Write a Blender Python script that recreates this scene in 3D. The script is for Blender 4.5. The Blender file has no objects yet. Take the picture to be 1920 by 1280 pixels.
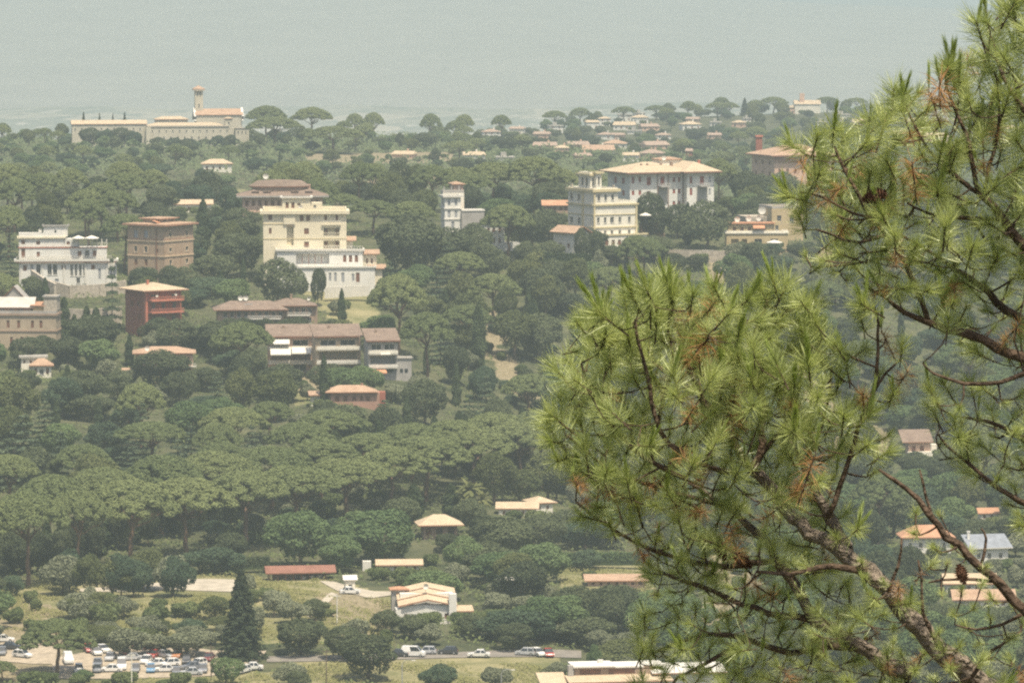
import bpy, bmesh, math, random
import numpy as np
from mathutils import Vector, Matrix

# ------------------------------------------------------------------ camera, world, sun, exposure
sc = bpy.context.scene
COL = sc.collection
CZ = 140.0                      # camera height above the valley datum
F = 960.0 / math.tan(math.radians(6.0))   # focal length in photo pixels (1920 wide)
PITCH = math.radians(4.625)
cam_d = bpy.data.cameras.new('camera'); cam = bpy.data.objects.new('camera', cam_d); COL.objects.link(cam)
cam_d.sensor_width = 36.0; cam_d.lens = 18.0 / math.tan(math.radians(6.0))
cam_d.clip_start = 0.5; cam_d.clip_end = 90000.0
cam.location = (0, 0, CZ); cam.rotation_euler = (math.pi / 2 - PITCH, 0, 0)
sc.camera = cam
w = bpy.data.worlds.new('World'); sc.world = w; w.use_nodes = True
nt = w.node_tree
sky = nt.nodes.new('ShaderNodeTexSky'); sky.sky_type = 'NISHITA'; sky.sun_disc = False
SUN_TO = Vector((0.17, -0.34, 0.90)).normalized()     # direction towards the sun
sky.sun_elevation = math.asin(SUN_TO.z); sky.sun_rotation = math.atan2(SUN_TO.x, SUN_TO.y)
sky.altitude = 300; sky.air_density = 1.0; sky.dust_density = 6.0; sky.ozone_density = 1.0
nt.links.new(sky.outputs[0], nt.nodes['Background'].inputs[0]); nt.nodes['Background'].inputs[1].default_value = 0.125
sun_d = bpy.data.lights.new('sun', 'SUN'); sun_d.energy = 5.0; sun_d.angle = math.radians(0.53); sun_d.color = (1.0, 0.90, 0.72)
sun = bpy.data.objects.new('sun', sun_d); COL.objects.link(sun); sun.rotation_euler = SUN_TO.to_track_quat('Z', 'Y').to_euler()
vs = sc.view_settings; vs.view_transform = 'Standard'; vs.look = 'None'; vs.exposure = 0.33; vs.gamma = 1.0; vs.use_curve_mapping = False
cy = sc.cycles
cy.max_bounces = 5; cy.diffuse_bounces = 2; cy.glossy_bounces = 2; cy.transmission_bounces = 2; cy.volume_bounces = 1; cy.transparent_max_bounces = 6
cy.filter_width = 2.2; cy.use_denoising = False
cy.sample_clamp_indirect = 4.0
HAZE_DENSITY = 0.000165
HAZE_COLOR = (0.505, 0.61, 0.645)

R = random.Random(7)
def rnd(a, b): return R.uniform(a, b)

# ------------------------------------------------------------------ photo pixel <-> place
CP, SP = math.cos(PITCH), math.sin(PITCH)
def ray(px, py):
    a = (px - 960.0) / F; b = (640.0 - py) / F
    return Vector((a, CP + b * SP, -SP + b * CP))
def at(px, py, D):                       # point at forward distance D seen at this photo pixel
    d = ray(px, py); return Vector((0, 0, CZ)) + d * (D / d.y)
def proj(x, y, z):                       # numpy friendly: world -> photo pixel
    zz = z - CZ
    f = y * CP - zz * SP; u = y * SP + zz * CP
    return 960.0 + x / f * F, 640.0 - u / f * F
def z_at(py, D): return at(960, py, D).z

# ------------------------------------------------------------------ tagging
def tag(o, label=None, cat=None, group=None, kind=None):
    if label: o['label'] = label
    if cat: o['category'] = cat
    if group: o['group'] = group
    if kind: o['kind'] = kind
    return o
def link(name, me, parent=None, loc=None, rz=0.0):
    o = bpy.data.objects.new(name, me); COL.objects.link(o)
    if parent is not None: o.parent = parent
    if loc is not None: o.location = loc
    if rz: o.rotation_euler = (0, 0, rz)
    return o
def empty(name, loc, rz=0.0):
    o = bpy.data.objects.new(name, None); COL.objects.link(o); o.location = loc; o.rotation_euler = (0, 0, rz)
    o.empty_display_size = 0.5
    return o
def copy_tree(o, parent=None):
    c = o.copy(); COL.objects.link(c); c.parent = parent
    for ch in list(o.children): copy_tree(ch, c)
    return c

# ------------------------------------------------------------------ materials
MATS = {}
def mat(name, col, rough=0.85, var=0.18, scale=0.6, bump=0.0, spec=0.3, dirt=None, detail=4.0):
    """Principled surface whose colour wanders with noise around col; dirt = second colour in streaky patches."""
    if name in MATS: return MATS[name]
    m = bpy.data.materials.new(name); m.use_nodes = True; t = m.node_tree; n = t.nodes; l = t.links
    p = n['Principled BSDF']; p.inputs['Roughness'].default_value = rough; p.inputs['Specular IOR Level'].default_value = spec
    tc = n.new('ShaderNodeTexCoord'); ns = n.new('ShaderNodeTexNoise'); ns.inputs['Scale'].default_value = scale; ns.inputs['Detail'].default_value = detail
    geo = n.new('ShaderNodeNewGeometry'); l.new(geo.outputs['Position'], ns.inputs['Vector'])
    mx = n.new('ShaderNodeMix'); mx.data_type = 'RGBA'
    c = np.array(col)
    mx.inputs[6].default_value = (*np.clip(c * (1 - var), 0, 1), 1); mx.inputs[7].default_value = (*np.clip(c * (1 + var), 0, 1), 1)
    rp = n.new('ShaderNodeMapRange'); rp.inputs[1].default_value = 0.3; rp.inputs[2].default_value = 0.7
    l.new(ns.outputs['Fac'], rp.inputs[0]); l.new(rp.outputs[0], mx.inputs[0])
    out = mx.outputs[2]
    if dirt:
        n2 = n.new('ShaderNodeTexNoise'); n2.inputs['Scale'].default_value = 0.35; n2.inputs['Detail'].default_value = 6
        mp = n.new('ShaderNodeMapping'); mp.inputs['Scale'].default_value = (1.6, 1.6, 0.5); l.new(geo.outputs['Position'], mp.inputs[0]); l.new(mp.outputs[0], n2.inputs['Vector'])
        r2 = n.new('ShaderNodeMapRange'); r2.inputs[1].default_value = 0.48; r2.inputs[2].default_value = 0.75; r2.inputs[4].default_value = 0.6
        l.new(n2.outputs['Fac'], r2.inputs[0])
        m2 = n.new('ShaderNodeMix'); m2.data_type = 'RGBA'; m2.inputs[7].default_value = (*dirt, 1)
        l.new(r2.outputs[0], m2.inputs[0]); l.new(out, m2.inputs[6]); out = m2.outputs[2]
    l.new(out, p.inputs['Base Color'])
    if bump:
        b = n.new('ShaderNodeBump'); b.inputs['Strength'].default_value = bump; b.inputs['Distance'].default_value = 0.2
        l.new(ns.outputs['Fac'], b.inputs['Height']); l.new(b.outputs[0], p.inputs['Normal'])
    MATS[name] = m; return m
def roof_mat(name, col, col2, sc_=1.0):
    """clay tile roof: rows of tiles as fine relief, patchy old and new tiles"""
    if name in MATS: return MATS[name]
    m = bpy.data.materials.new(name); m.use_nodes = True; t = m.node_tree; n = t.nodes; l = t.links
    p = n['Principled BSDF']; p.inputs['Roughness'].default_value = 0.9; p.inputs['Specular IOR Level'].default_value = 0.125
    geo = n.new('ShaderNodeNewGeometry')
    ns = n.new('ShaderNodeTexNoise'); ns.inputs['Scale'].default_value = 0.45 * sc_; ns.inputs['Detail'].default_value = 8; ns.inputs['Roughness'].default_value = 0.75
    l.new(geo.outputs['Position'], ns.inputs['Vector'])
    rp = n.new('ShaderNodeMapRange'); rp.inputs[1].default_value = 0.32; rp.inputs[2].default_value = 0.68; l.new(ns.outputs['Fac'], rp.inputs[0])
    mx = n.new('ShaderNodeMix'); mx.data_type = 'RGBA'; mx.inputs[6].default_value = (*col, 1); mx.inputs[7].default_value = (*col2, 1)
    l.new(rp.outputs[0], mx.inputs[0])
    vz = n.new('ShaderNodeTexWave'); vz.wave_type = 'BANDS'; vz.bands_direction = 'X'; vz.inputs['Scale'].default_value = 1.1; vz.inputs['Distortion'].default_value = 0.6
    tc = n.new('ShaderNodeTexCoord'); l.new(tc.outputs['Object'], vz.inputs['Vector'])
    b = n.new('ShaderNodeBump'); b.inputs['Strength'].default_value = 0.5; b.inputs['Distance'].default_value = 0.125
    l.new(vz.outputs['Fac'], b.inputs['Height']); l.new(b.outputs[0], p.inputs['Normal'])
    l.new(mx.outputs[2], p.inputs['Base Color'])
    MATS[name] = m; return m
def leaf_mat(name, dark, light, trans=0.3, scale=0.5, rough=0.7, isl=0.3):
    if name in MATS: return MATS[name]
    m = bpy.data.materials.new(name); m.use_nodes = True; t = m.node_tree; n = t.nodes; l = t.links
    n.remove(n['Principled BSDF']); out = n['Material Output']
    geo = n.new('ShaderNodeNewGeometry'); oi = n.new('ShaderNodeObjectInfo')
    ns = n.new('ShaderNodeTexNoise'); ns.inputs['Scale'].default_value = scale; ns.inputs['Detail'].default_value = 3
    l.new(geo.outputs['Position'], ns.inputs['Vector'])
    mul = n.new('ShaderNodeMath'); mul.operation = 'MULTIPLY_ADD'; mul.inputs[1].default_value = 0.55; l.new(oi.outputs['Random'], mul.inputs[0])
    m1 = n.new('ShaderNodeMath'); m1.operation = 'MULTIPLY'; m1.inputs[1].default_value = isl; l.new(geo.outputs['Random Per Island'], m1.inputs[0])
    m2 = n.new('ShaderNodeMath'); m2.operation = 'MULTIPLY_ADD'; m2.inputs[1].default_value = 0.6; m2.inputs[2].default_value = -0.25; l.new(ns.outputs['Fac'], m2.inputs[0])
    a = n.new('ShaderNodeMath'); a.operation = 'ADD'; l.new(m1.outputs[0], a.inputs[0]); l.new(m2.outputs[0], a.inputs[1])
    l.new(a.outputs[0], mul.inputs[2]); mul.use_clamp = True
    mx = n.new('ShaderNodeMix'); mx.data_type = 'RGBA'; mx.inputs[6].default_value = (*dark, 1); mx.inputs[7].default_value = (*light, 1)
    l.new(mul.outputs[0], mx.inputs[0])
    d = n.new('ShaderNodeBsdfDiffuse'); tr = n.new('ShaderNodeBsdfTranslucent'); ms = n.new('ShaderNodeMixShader'); ms.inputs[0].default_value = trans
    hs = n.new('ShaderNodeHueSaturation'); hs.inputs['Value'].default_value = 1.25; hs.inputs['Saturation'].default_value = 1.1; l.new(mx.outputs[2], hs.inputs['Color'])
    l.new(mx.outputs[2], d.inputs[0]); l.new(hs.outputs[0], tr.inputs[0]); l.new(d.outputs[0], ms.inputs[1]); l.new(tr.outputs[0], ms.inputs[2])
    last = ms.outputs[0]
    if rough < 0.6:
        g = n.new('ShaderNodeBsdfGlossy'); g.inputs['Roughness'].default_value = rough; g.inputs['Color'].default_value = (0.8, 0.85, 0.7, 1)
        m3 = n.new('ShaderNodeMixShader'); m3.inputs[0].default_value = 0.07; l.new(last, m3.inputs[1]); l.new(g.outputs[0], m3.inputs[2]); last = m3.outputs[0]
    l.new(last, out.inputs['Surface'])
    MATS[name] = m; return m

# ------------------------------------------------------------------ mesh builder
class MB:
    def __init__(s): s.v = []; s.f = []; s.mi = []
    def quad(s, a, b, c, d, m=0):
        i = len(s.v); s.v += [tuple(a), tuple(b), tuple(c), tuple(d)]; s.f.append((i, i+1, i+2, i+3)); s.mi.append(m)
    def poly(s, pts, m=0):
        i = len(s.v); s.v += [tuple(p) for p in pts]; s.f.append(tuple(range(i, i+len(pts)))); s.mi.append(m)
    def box(s, x0, y0, z0, x1, y1, z1, m=0):
        i = len(s.v)
        s.v += [(x0,y0,z0),(x1,y0,z0),(x1,y1,z0),(x0,y1,z0),(x0,y0,z1),(x1,y0,z1),(x1,y1,z1),(x0,y1,z1)]
        for f in ((0,3,2,1),(4,5,6,7),(0,1,5,4),(1,2,6,5),(2,3,7,6),(3,0,4,7)):
            s.f.append(tuple(i+k for k in f)); s.mi.append(m)
    def tube(s, pts, rad, n=7, m=0, cap=True):
        """swept tube through pts with radii"""
        pts = [Vector(p) for p in pts]; i0 = len(s.v); up = Vector((0.31, 0.17, 0.93)); prev = None
        for k, p in enumerate(pts):
            d = (pts[min(k+1, len(pts)-1)] - pts[max(k-1, 0)]).normalized()
            if prev is None:
                a = d.cross(up if abs(d.dot(up)) < 0.95 else Vector((1, 0, 0))).normalized()
            else:
                a = (prev - d * prev.dot(d)).normalized()
            prev = a; b = d.cross(a); r = rad[k] if hasattr(rad, '__len__') else rad
            for j in range(n):
                t = 2*math.pi*j/n; s.v.append(tuple(p + (a*math.cos(t) + b*math.sin(t))*r))
        for k in range(len(pts)-1):
            for j in range(n):
                q = i0+k*n; s.f.append((q+j, q+(j+1)%n, q+n+(j+1)%n, q+n+j)); s.mi.append(m)
        if cap:
            s.f.append(tuple(i0+j for j in reversed(range(n)))); s.mi.append(m)
            q = i0+(len(pts)-1)*n; s.f.append(tuple(q+j for j in range(n))); s.mi.append(m)
    def lathe(s, prof, n=12, c=(0,0,0), m=0):
        i0 = len(s.v)
        for r, z in prof:
            for j in range(n):
                t = 2*math.pi*j/n; s.v.append((c[0]+r*math.cos(t), c[1]+r*math.sin(t), c[2]+z))
        for k in range(len(prof)-1):
            for j in range(n):
                q = i0+k*n; s.f.append((q+j, q+(j+1)%n, q+n+(j+1)%n, q+n+j)); s.mi.append(m)
        s.f.append(tuple(i0+j for j in reversed(range(n)))); s.mi.append(m)
        q = i0+(len(prof)-1)*n; s.f.append(tuple(q+j for j in range(n))); s.mi.append(m)
    def mesh(s, name, mats, smooth=False):
        me = bpy.data.meshes.new(name); me.from_pydata(s.v, [], s.f)
        for mm in (mats if isinstance(mats, (list, tuple)) else [mats]): me.materials.append(mm)
        me.polygons.foreach_set('material_index', s.mi)
        if smooth: me.polygons.foreach_set('use_smooth', [True]*len(s.f))
        me.update(); return me
    def build(s, name, mats, parent=None, loc=None, rz=0.0, smooth=False):
        return link(name, s.mesh(name, mats, smooth), parent, loc, rz)
def np_mesh(name, V, Q, mats, mi=None, smooth=False):
    """verts (N,3), faces (M,k) -> mesh"""
    me = bpy.data.meshes.new(name); M, k = Q.shape
    me.vertices.add(len(V)); me.vertices.foreach_set('co', np.ascontiguousarray(V, dtype=np.float32).ravel())
    me.loops.add(M*k); me.loops.foreach_set('vertex_index', np.ascontiguousarray(Q, dtype=np.int32).ravel())
    me.polygons.add(M); me.polygons.foreach_set('loop_start', np.arange(0, M*k, k, dtype=np.int32))
    for mm in (mats if isinstance(mats, (list, tuple)) else [mats]): me.materials.append(mm)
    if mi is not None: me.polygons.foreach_set('material_index', np.asarray(mi, dtype=np.int32))
    if smooth: me.polygons.foreach_set('use_smooth', np.ones(M, dtype=bool))
    me.update(calc_edges=True); return me

# ------------------------------------------------------------------ building sites: photo pixel of the near corner's foot, distance, turn
SITE = {
 'convent': (277, 279, 2286, 9), 'white_villa': (36, 532, 1400, 5), 'brick_block': (309, 532, 1420, 57), 'red_house': (274, 628, 1330, 33),
 'beige_house': (-40, 652, 1325, -3), 'hotel': (494, 532, 1400, 3), 'brown_roof_flats': (402, 612, 1345, 6), 'terrace_a': (503, 702, 1299, 4),
 'terrace_b': (592, 706, 1287, 9), 'terrace_c': (690, 706, 1279, 9), 'orange_house': (262, 703, 1288, 4), 'hut_left': (60, 706, 1288, 6),
 'pink_bungalow': (620, 758, 1235, 5), 'ridge_complex': (455, 392, 1480, 4), 'turret_villa': (834, 442, 1500, 14), 'white_house': (908, 468, 1470, 8),
 'low_orange': (1022, 397, 1530, 4), 'cream_villa': (1113, 462, 1480, 30), 'villa_annex': (1078, 476, 1462, 40), 'long_villa': (1181, 402, 1560, 24),
 'pink_palace': (1452, 350, 1750, 22), 'terrace_bar': (1362, 464, 1500, 3), 'ochre_house': (1447, 447, 1512, 14), 'farmhouse': (750, 1174, 985, 6),
 'hip_house': (790, 1007, 1085, 8), 'long_low': (935, 966, 1130, -2), 'far_low': (1003, 958, 1136, 20), 'red_shed': (505, 1088, 1035, 8), 'tool_shed': (648, 1108, 1015, 12),
 'flat_roof': (1077, 1292, 880, 9), 'brown_hut': (1703, 851, 1270, 8), 'orange_bungalow': (1695, 1034, 1100, 4), 'grey_house': (1822, 1056, 1085, 12),
 'tan_roof_a': (1775, 1108, 1040, 3), 'tan_roof_b': (1792, 1138, 1015, 3), 'tiny_roof': (1838, 974, 1160, 8), 'wood_house': (712, 1072, 1052, 4),
 'strip_roof': (1102, 1098, 1020, 2), 'pale_far_house': (380, 322, 2000, 6), 'white_barn': (330, 398, 1610, 5),
}
# ------------------------------------------------------------------ terrain heights (ground seen at photo row py at distance D, per photo column)
COLS = {
 -900: [(900,1280),(930,1225),(1000,1130),(1060,1070),(1150,920),(1250,760),(1330,660),(1400,560),(1450,500),(1560,410),(1640,395),(1800,'z',-112),(2000,345),(2200,300),(2350,280),(2500,'z',-110)],
 0: [(900,1280),(930,1225),(1000,1122),(1060,1062),(1150,905),(1250,745),(1330,645),(1400,545),(1450,490),(1560,400),(1640,385),(1800,'z',-112),(2000,332),(2200,290),(2350,262),(2500,'z',-105)],
 330: [(900,1280),(930,1225),(1000,1120),(1060,1060),(1110,985),(1180,865),(1250,755),(1330,640),(1400,540),(1460,480),(1560,402),(1640,388),(1800,'z',-112),(2000,325),(2200,283),(2290,275),(2400,262),(2550,'z',-110)],
 640: [(900,1285),(930,1228),(1000,1114),(1060,1054),(1110,985),(1160,900),(1230,768),(1290,704),(1340,622),(1400,535),(1460,468),(1560,400),(1640,385),(1800,'z',-112),(2050,322),(2250,285),(2500,258),(2650,'z',-115)],
 960: [(900,1285),(930,1230),(1000,1125),(1060,1062),(1130,962),(1190,905),(1250,815),(1330,700),(1400,585),(1450,500),(1480,472),(1560,410),(1650,385),(1820,'z',-112),(2150,318),(2400,285),(2700,262),(3000,247),(3200,'z',-122)],
 1200: [(900,1285),(930,1240),(1000,1140),(1060,1070),(1130,985),(1200,930),(1290,830),(1360,690),(1420,560),(1470,480),(1560,408),(1650,380),(1820,'z',-112),(2300,310),(2800,278),(3000,250),(3200,228),(3320,222),(3500,'z',-130)],
 1500: [(900,1285),(930,1240),(1000,1150),(1080,1075),(1160,990),(1250,890),(1330,770),(1400,620),(1470,488),(1520,455),(1600,410),(1750,352),(1900,'z',-110),(2300,305),(2800,262),(3100,228),(3300,210),(3500,'z',-125)],
 1920: [(900,1285),(930,1240),(1000,1150),(1060,1085),(1100,1040),(1180,960),(1270,862),(1360,760),(1450,640),(1540,520),(1620,430),(1740,370),(1900,'z',-112),(2300,300),(2800,255),(3100,225),(3300,205),(3500,'z',-125)],
 2800: [(900,1285),(930,1240),(1000,1160),(1060,1095),(1100,1050),(1180,970),(1270,872),(1360,770),(1450,650),(1540,530),(1620,440),(1740,380),(1900,'z',-110),(2300,310),(2800,265),(3100,235),(3300,215),(3500,'z',-125)],
}
PLAIN = CZ - 272.0
U_G = np.arange(-900, 2801, 25.0)
D_G = np.unique(np.concatenate([np.arange(0, 900, 25.0), np.arange(900, 1800, 6.0), np.arange(1800, 3600, 20.0), np.geomspace(3600, 32000, 60)]))
def _columns():
    us = sorted(COLS); tab = []
    for u in us:
        ds = [0, 12, 40, 300, 600, 800]; zs = [CZ-1.8, CZ-5.0, CZ-12.5, CZ-66, CZ-118, CZ-134.5]
        for e in COLS[u]:
            ds.append(e[0]); zs.append(CZ + e[2] if e[1] == 'z' else z_at(e[1], e[0]))
        dl = ds[-1]
        ds += [dl*1.25, dl*1.6, dl*2.1, 34000]; zs += [CZ-170, CZ-235, PLAIN, PLAIN]
        tab.append(np.interp(D_G, ds, zs))
    tab = np.array(tab)
    k = np.array([1, 2, 3, 2, 1.0]); k /= k.sum()
    G = np.empty((len(U_G), len(D_G)))
    for j in range(len(D_G)): G[:, j] = np.interp(U_G, us, tab[:, j])
    for _ in range(2):
        P = np.pad(G, ((2, 2), (0, 0)), 'edge'); G = sum(k[i]*P[i:i+len(U_G)] for i in range(5))
    P = np.pad(G, ((0, 0), (2, 2)), 'edge'); G2 = sum(k[i]*P[:, i:i+len(D_G)] for i in range(5))
    G2[:, :40] = G[:, :40]
    return G2
GRID = _columns()
_W = [(rnd(0, 6.28), rnd(0, 6.28), rnd(0.012, 0.05), rnd(0, 6.28)) for _ in range(8)]
def base_h(x, y):
    x = np.asarray(x, float); y = np.asarray(y, float); yy = np.maximum(y, 1.0)
    u = np.clip(960 + x/yy*F*(CP**1), U_G[0], U_G[-1]-1e-6)
    d = np.clip(y, 0, D_G[-1]-1e-6)
    fi = (u-U_G[0])/25.0; i = np.clip(fi.astype(int), 0, len(U_G)-2); a = fi-i
    j = np.clip(np.searchsorted(D_G, d, side='right')-1, 0, len(D_G)-2); b = (d-D_G[j])/(D_G[j+1]-D_G[j])
    z = (GRID[i, j]*(1-a)+GRID[i+1, j]*a)*(1-b)+(GRID[i, j+1]*(1-a)+GRID[i+1, j+1]*a)*b
    amp = np.clip((y-950)/300, 0, 1)*np.clip((4500-y)/1500, 0, 1)
    for p, q, f, ph in _W: z = z + amp*0.28*np.sin(x*f*math.cos(p)+y*f*math.sin(p)+ph)
    return z
PADS = []
for nme, (px, py, D, rot) in SITE.items():
    c = at(px, py, D); s = D/F; half = 45*s
    p = Vector((c.x + half*math.cos(math.radians(rot)), c.y + half*math.sin(math.radians(rot)) + 4, 0))
    PADS.append((p.x, p.y, c.z - 0.15, 14.0 if D < 1900 else 30.0))
_pd = [(x, y, z - float(base_h(x, y)), r) for x, y, z, r in PADS]
def H(x, y):
    z = base_h(x, y); num = 0.0; den = 0.0
    for qx, qy, dz, r in _pd:
        g = np.exp(-(((x-qx)**2+((y-qy)*0.9)**2)/(r*r))**1.5); num = num+g*dz; den = den+g
    return z + num/np.maximum(1.0, den)
def ground(px, py, d0=850.0, d1=3600.0):
    """where the line of sight through a photo pixel first meets the ground"""
    d = ray(px, py); ys = np.arange(d0, d1, 3.0); xs = d.x/d.y*ys; zs = CZ+d.z/d.y*ys
    hit = np.nonzero(H(xs, ys) >= zs)[0]
    y = ys[hit[0]] if len(hit) else d1
    x = d.x/d.y*y
    return Vector((x, y, float(H(x, y))))
def gz(x, y): return float(H(x, y))

def in_poly(px, py, poly):
    px = np.asarray(px, float); py = np.asarray(py, float); c = np.zeros(px.shape, bool); n = len(poly)
    for i in range(n):
        x0, y0 = poly[i]; x1, y1 = poly[(i+1) % n]
        k = ((y0 > py) != (y1 > py)) & (px < (x1-x0)*(py-y0)/((y1-y0) if y1 != y0 else 1e-9)+x0); c ^= k
    return c
# open ground: dry grass, bare earth and meadow patches, outlined on the ground
DRY = [[(915,660),(945,650),(985,700),(1040,720),(1050,760),(1000,765),(945,725)],[(905,590),(935,575),(945,640),(925,680),(905,650)],
       [(0,1130),(60,1120),(120,1145),(110,1190),(0,1200)],[(590,1110),(720,1110),(730,1190),(640,1200)],[(480,700),(620,705),(620,735),(540,735)],
       [(0,1200),(110,1200),(110,1280),(0,1280)],[(1280,1130),(1420,1130),(1450,1210),(1290,1215)],[(1330,1030),(1400,1030),(1420,1100),(1340,1100)],
       [(1320,480),(1370,470),(1360,540),(1330,540)],[(1480,640),(1560,760),(1600,860),(1540,840)],[(560,290),(850,285),(860,305),(600,310)],[(700,330),(830,330),(830,350),(700,350)],
       [(1550,780),(1660,800),(1660,850),(1580,860)]]
MEADOW = [[(0,1085),(240,1080),(560,1080),(740,1110),(740,1210),(420,1205),(0,1180)],[(540,1225),(1060,1230),(1010,1285),(540,1290)],[(240,1262),(560,1262),(560,1290),(100,1290)],
          [(560,520),(690,515),(720,600),(640,610),(600,580)],[(1020,1040),(1220,1040),(1220,1150),(1060,1110)],[(740,320),(850,318),(830,332),(740,332)],[(400,360),(470,350),(460,372),(400,372)],
          [(540,780),(560,760),(620,750),(560,735)]]
def build_ground():
    us = np.concatenate([np.array([-9000,-6500,-4500,-3000,-2000,-1400,-900]), np.arange(-700, 2621, 20.0), np.array([2800,3400,4200,5500,7500,10500])])
    ds = np.unique(np.concatenate([[1.0, 4, 8, 12, 18, 25, 40], np.arange(60, 880, 40.0), np.arange(880, 1720, 5.0), np.arange(1720, 3600, 18.0), np.geomspace(3600, 60000, 70)]))
    A, B = np.meshgrid(us, ds, indexing='ij'); X = (A-960)/F*B; Y = B
    Z = H(X, Y)
    px, py = proj(X, Y, Z)
    V = np.stack([X, Y, Z], -1).reshape(-1, 3); nu, nd = A.shape
    i, j = np.meshgrid(np.arange(nu-1), np.arange(nd-1), indexing='ij')
    Q = np.stack([i*nd+j, (i+1)*nd+j, (i+1)*nd+j+1, i*nd+j+1], -1).reshape(-1, 4)
    dry = np.zeros(A.shape); mea = np.zeros(A.shape)
    near = (Y > 850) & (Y < 3000)
    for p in DRY: dry[in_poly(px, py, p) & near] = 1
    for p in MEADOW: mea[in_poly(px, py, p) & near] = 1
    mea[(Y < 850)] = 0.5
    m = bpy.data.materials.new('ground_earth_and_grass'); m.use_nodes = True; t = m.node_tree; n = t.nodes; l = t.links
    p = n['Principled BSDF']; p.inputs['Roughness'].default_value = 0.95; p.inputs['Specular IOR Level'].default_value = 0.1
    geo = n.new('ShaderNodeNewGeometry')
    def noise(sc_, det=6, rough=0.6):
        q = n.new('ShaderNodeTexNoise'); q.inputs['Scale'].default_value = sc_; q.inputs['Detail'].default_value = det; q.inputs['Roughness'].default_value = rough; l.new(geo.outputs['Position'], q.inputs['Vector']); return q
    def rng(inp, a, b, c=0.0, d=1.0):
        q = n.new('ShaderNodeMapRange'); q.inputs[1].default_value = a; q.inputs[2].default_value = b; q.inputs[3].default_value = c; q.inputs[4].default_value = d; l.new(inp, q.inputs[0]); return q.outputs[0]
    def mix(f, a, b):
        q = n.new('ShaderNodeMix'); q.data_type = 'RGBA'; l.new(f, q.inputs[0])
        for k, v in ((6, a), (7, b)):
            if isinstance(v, tuple): q.inputs[k].default_value = (*v, 1)
            else: l.new(v, q.inputs[k])
        return q.outputs[2]
    def attr(nm):
        q = n.new('ShaderNodeAttribute'); q.attribute_name = nm; return q.outputs['Fac']
    n1 = noise(0.12); n2 = noise(0.9, 4)
    wood = mix(rng(n1.outputs['Fac'], 0.35, 0.65), (0.045, 0.055, 0.028), (0.11, 0.11, 0.06))
    meadow = mix(rng(n1.outputs['Fac'], 0.35, 0.65), (0.13, 0.135, 0.06), (0.27, 0.24, 0.13))
    dryc = mix(rng(n2.outputs['Fac'], 0.3, 0.7), (0.15, 0.13, 0.075), (0.30, 0.25, 0.165))
    def edge(a):
        ad = n.new('ShaderNodeMath'); ad.operation = 'ADD'; l.new(a, ad.inputs[0])
        sb = n.new('ShaderNodeMath'); sb.operation = 'MULTIPLY_ADD'; sb.inputs[1].default_value = 1.2; sb.inputs[2].default_value = -0.6; l.new(noise(0.25, 5).outputs['Fac'], sb.inputs[0]); l.new(sb.outputs[0], ad.inputs[1])
        return rng(ad.outputs[0], 0.4, 0.6)
    near_c = mix(edge(attr('dry')), mix(edge(attr('meadow')), wood, meadow), dryc)
    # far plain: patchwork of stubble, crops, groves and pale settlements
    mp = n.new('ShaderNodeMapping'); mp.inputs['Scale'].default_value = (0.0090, 0.0034, 0.0090); l.new(geo.outputs['Position'], mp.inputs[0])
    vo = n.new('ShaderNodeTexVoronoi'); vo.inputs['Scale'].default_value = 1.0; l.new(mp.outputs[0], vo.inputs['Vector'])
    sep = n.new('ShaderNodeSeparateColor'); l.new(vo.outputs['Color'], sep.inputs[0])
    far = mix(rng(sep.outputs[0], 0.15, 0.95), (0.16, 0.175, 0.13), (0.38, 0.345, 0.265))
    mp2 = n.new('ShaderNodeMapping'); mp2.inputs['Scale'].default_value = (0.026, 0.008, 0.026); l.new(geo.outputs['Position'], mp2.inputs[0])
    n3 = n.new('ShaderNodeTexNoise'); n3.inputs['Scale'].default_value = 1.0; n3.inputs['Detail'].default_value = 5; l.new(mp2.outputs[0], n3.inputs['Vector'])
    far = mix(rng(n3.outputs['Fac'], 0.60, 0.68), far, (0.46, 0.43, 0.37)); far = mix(rng(n3.outputs['Fac'], 0.46, 0.38), far, (0.13, 0.15, 0.11))
    sx = n.new('ShaderNodeSeparateXYZ'); l.new(geo.outputs['Position'], sx.inputs[0])
    far = mix(rng(sx.outputs[1], 7000, 10500), far, mix(rng(n1.outputs['Fac'], 0.3, 0.7), (0.09, 0.10, 0.07), (0.17, 0.165, 0.125)))
    l.new(mix(rng(sx.outputs[1], 3400, 4300), near_c, far), p.inputs['Base Color'])
    b = n.new('ShaderNodeBump'); b.inputs['Strength'].default_value = 0.6; b.inputs['Distance'].default_value = 0.5; l.new(n2.outputs['Fac'], b.inputs['Height']); l.new(b.outputs[0], p.inputs['Normal'])
    me = np_mesh('ground', V, Q, m, smooth=True)
    for nm, arr in (('dry', dry), ('meadow', mea)):
        at_ = me.attributes.new(nm, 'FLOAT', 'POINT'); at_.data.foreach_set('value', arr.astype(np.float32).ravel())
    tag(link('ground', me), kind='structure', label='wooded hillside and valley ground falling to a hazy plain')
build_ground()
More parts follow.
